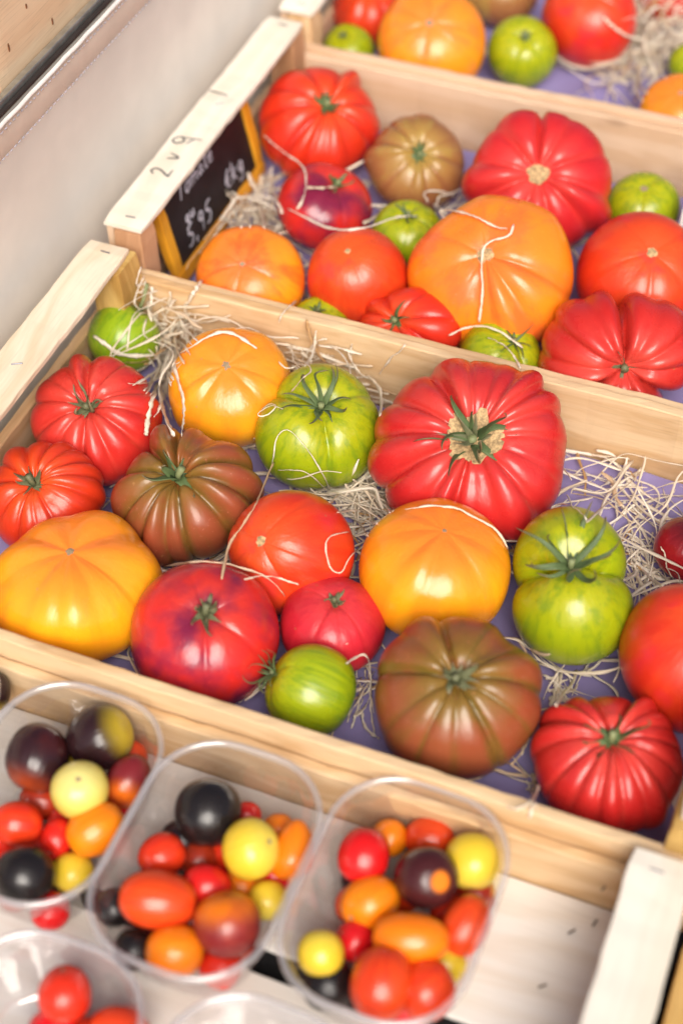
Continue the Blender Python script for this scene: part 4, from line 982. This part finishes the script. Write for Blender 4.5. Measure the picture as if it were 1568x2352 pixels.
ST = [
 ('long pale shaving curving along the right flank of the central brown tomato', [(610, 1110), (628, 1060), (632, 1010), (655, 980), (690, 1010), (745, 1090), (760, 1130)], .0026),
 ('frayed shaving running down beside the central brown tomato to the floor', [(628, 1062), (605, 1120), (570, 1190), (530, 1240), (515, 1290), (510, 1330)], .0042),
 ('broad white shaving bowed across the front of the central brown tomato', [(378, 1300), (440, 1290), (500, 1290), (560, 1305), (620, 1325), (655, 1370)], .0050),
 ('forked shaving lying on the red tomato above the purple one', [(560, 1330), (610, 1320), (650, 1330), (686, 1342)], .0030),
 ('angular thin shaving on the right of the orange-red tomato', [(800, 1222), (750, 1230), (748, 1275), (760, 1310), (785, 1320), (800, 1280), (830, 1255)], .0024),
 ('pale shaving arched against the green tomato left of the biggest red one', [(640, 1080), (690, 1078), (720, 1095), (752, 1128)], .0022),
 ('stiff curled shaving across the deep green corner tomato', [(215, 770), (260, 805), (300, 820), (360, 815), (420, 800)], .0036),
 ('straight thick shaving hanging between pink and orange tomatoes', [(395, 790), (372, 850), (365, 910), (390, 990), (400, 1003)], .0060),
 ('flat shaving over the right shoulder of the pink ribbed tomato', [(362, 880), (345, 930), (335, 1000)], .0040),
 ('shaving with a bent end hanging on the orange tomato', [(395, 830), (412, 880), (425, 930), (418, 1000)], .0036),
 ('hooked shaving standing over the rear board near the corner', [(385, 800), (400, 740), (440, 735), (450, 770)], .0034),
 ('long arched shaving over the top of the orange tomato', [(400, 820), (450, 790), (500, 760), (540, 765), (590, 800)], .0030),
 ('upright shaving tip leaning on the rear board', [(425, 710), (440, 680), (465, 645)], .0040),
 ('short straight shaving above the deep green tomato', [(345, 720), (350, 660)], .0034),
 ('shaving stub poking over the rear board beside the green tomato', [(640, 740), (650, 715), (680, 692)], .0034),
 ('curl of shavings on the right flank of the orange tomato', [(600, 940), (620, 925), (640, 935), (600, 960), (588, 950), (620, 930), (650, 940)], .0022),
 ('looped shavings on the rear board right of the orange tomato', [(640, 830), (660, 850), (700, 830), (720, 850), (690, 870), (670, 900)], .0026),
 ('pale loop of shaving between biggest red and yellow tomatoes', [(930, 1170), (985, 1160), (1050, 1165), (1100, 1195), (1140, 1215), (1165, 1260)], .0036),
 ('twisted shaving on top of the split green tomato', [(1265, 1165), (1290, 1155), (1320, 1165), (1350, 1195)], .0024),
 ('thin crinkled shaving on the dark red tomato at the right edge', [(1515, 1255), (1527, 1275), (1528, 1300), (1545, 1330)], .0020),
 ('bent shaving poking up between the lime green and brown tomatoes', [(795, 1525), (835, 1497), (848, 1520), (855, 1580), (830, 1600)], .0034),
 ('thick blurred shaving over the red ribbed tomato of the chalkboard crate', [(605, 310), (650, 350), (700, 380), (705, 430), (690, 470), (680, 480)], .0056),
 ('blurred shaving crossing below the purple-red tomato', [(660, 480), (700, 500), (770, 530), (840, 525), (900, 500), (960, 495)], .0046),
 ('blurred shaving lying across the calyx of the purple-red tomato', [(705, 430), (740, 432), (775, 430)], .0050),
 ('pale shaving hanging straight down the largest orange tomato', [(1180, 515), (1170, 545), (1110, 555), (1105, 600), (1108, 680), (1100, 740)], .0040),
 ('shaving curled around the rear shoulder of the largest orange tomato', [(1020, 500), (1000, 480), (1080, 490), (1130, 520), (1165, 525)], .0040),
 ('forked shavings at the foot of the largest orange tomato', [(1030, 770), (1060, 755), (1100, 745), (1150, 760), (1200, 800)], .0036),
 ('pale shaving over the peeping green tomato, across the dividing boards', [(1120, 775), (1170, 800), (1195, 845)], .0040),
 ('upright shaving beside the purple-red tomato', [(615, 400), (630, 450), (650, 490)], .0050),
 ('blurred shaving on the big red tomato of the farthest crate', [(1385, 40), (1420, 75), (1470, 95)], .0060),
 ('broad shaving lying on bare purple paper by the rear board', [(1345, 1200), (1400, 1150), (1450, 1105), (1475, 1080)], .0048),
 ('looping shaving on bare purple paper right of the biggest tomato', [(1375, 1060), (1420, 1075), (1450, 1100), (1510, 1120), (1515, 1160), (1470, 1200), (1420, 1230)], .0034),
]
for i, (lab, pts, w) in enumerate(ST):
    P = draped(pts, stiff=40)
    o = ribbon([P], 'wood_shaving', seed=900+i, wid=((w*.82, w*.95) if 6 <= i <= 13 else (w*.40, w*.50)), twist=1.0)
    tag(o, lab, 'wood shaving', 'single curled wood shavings')
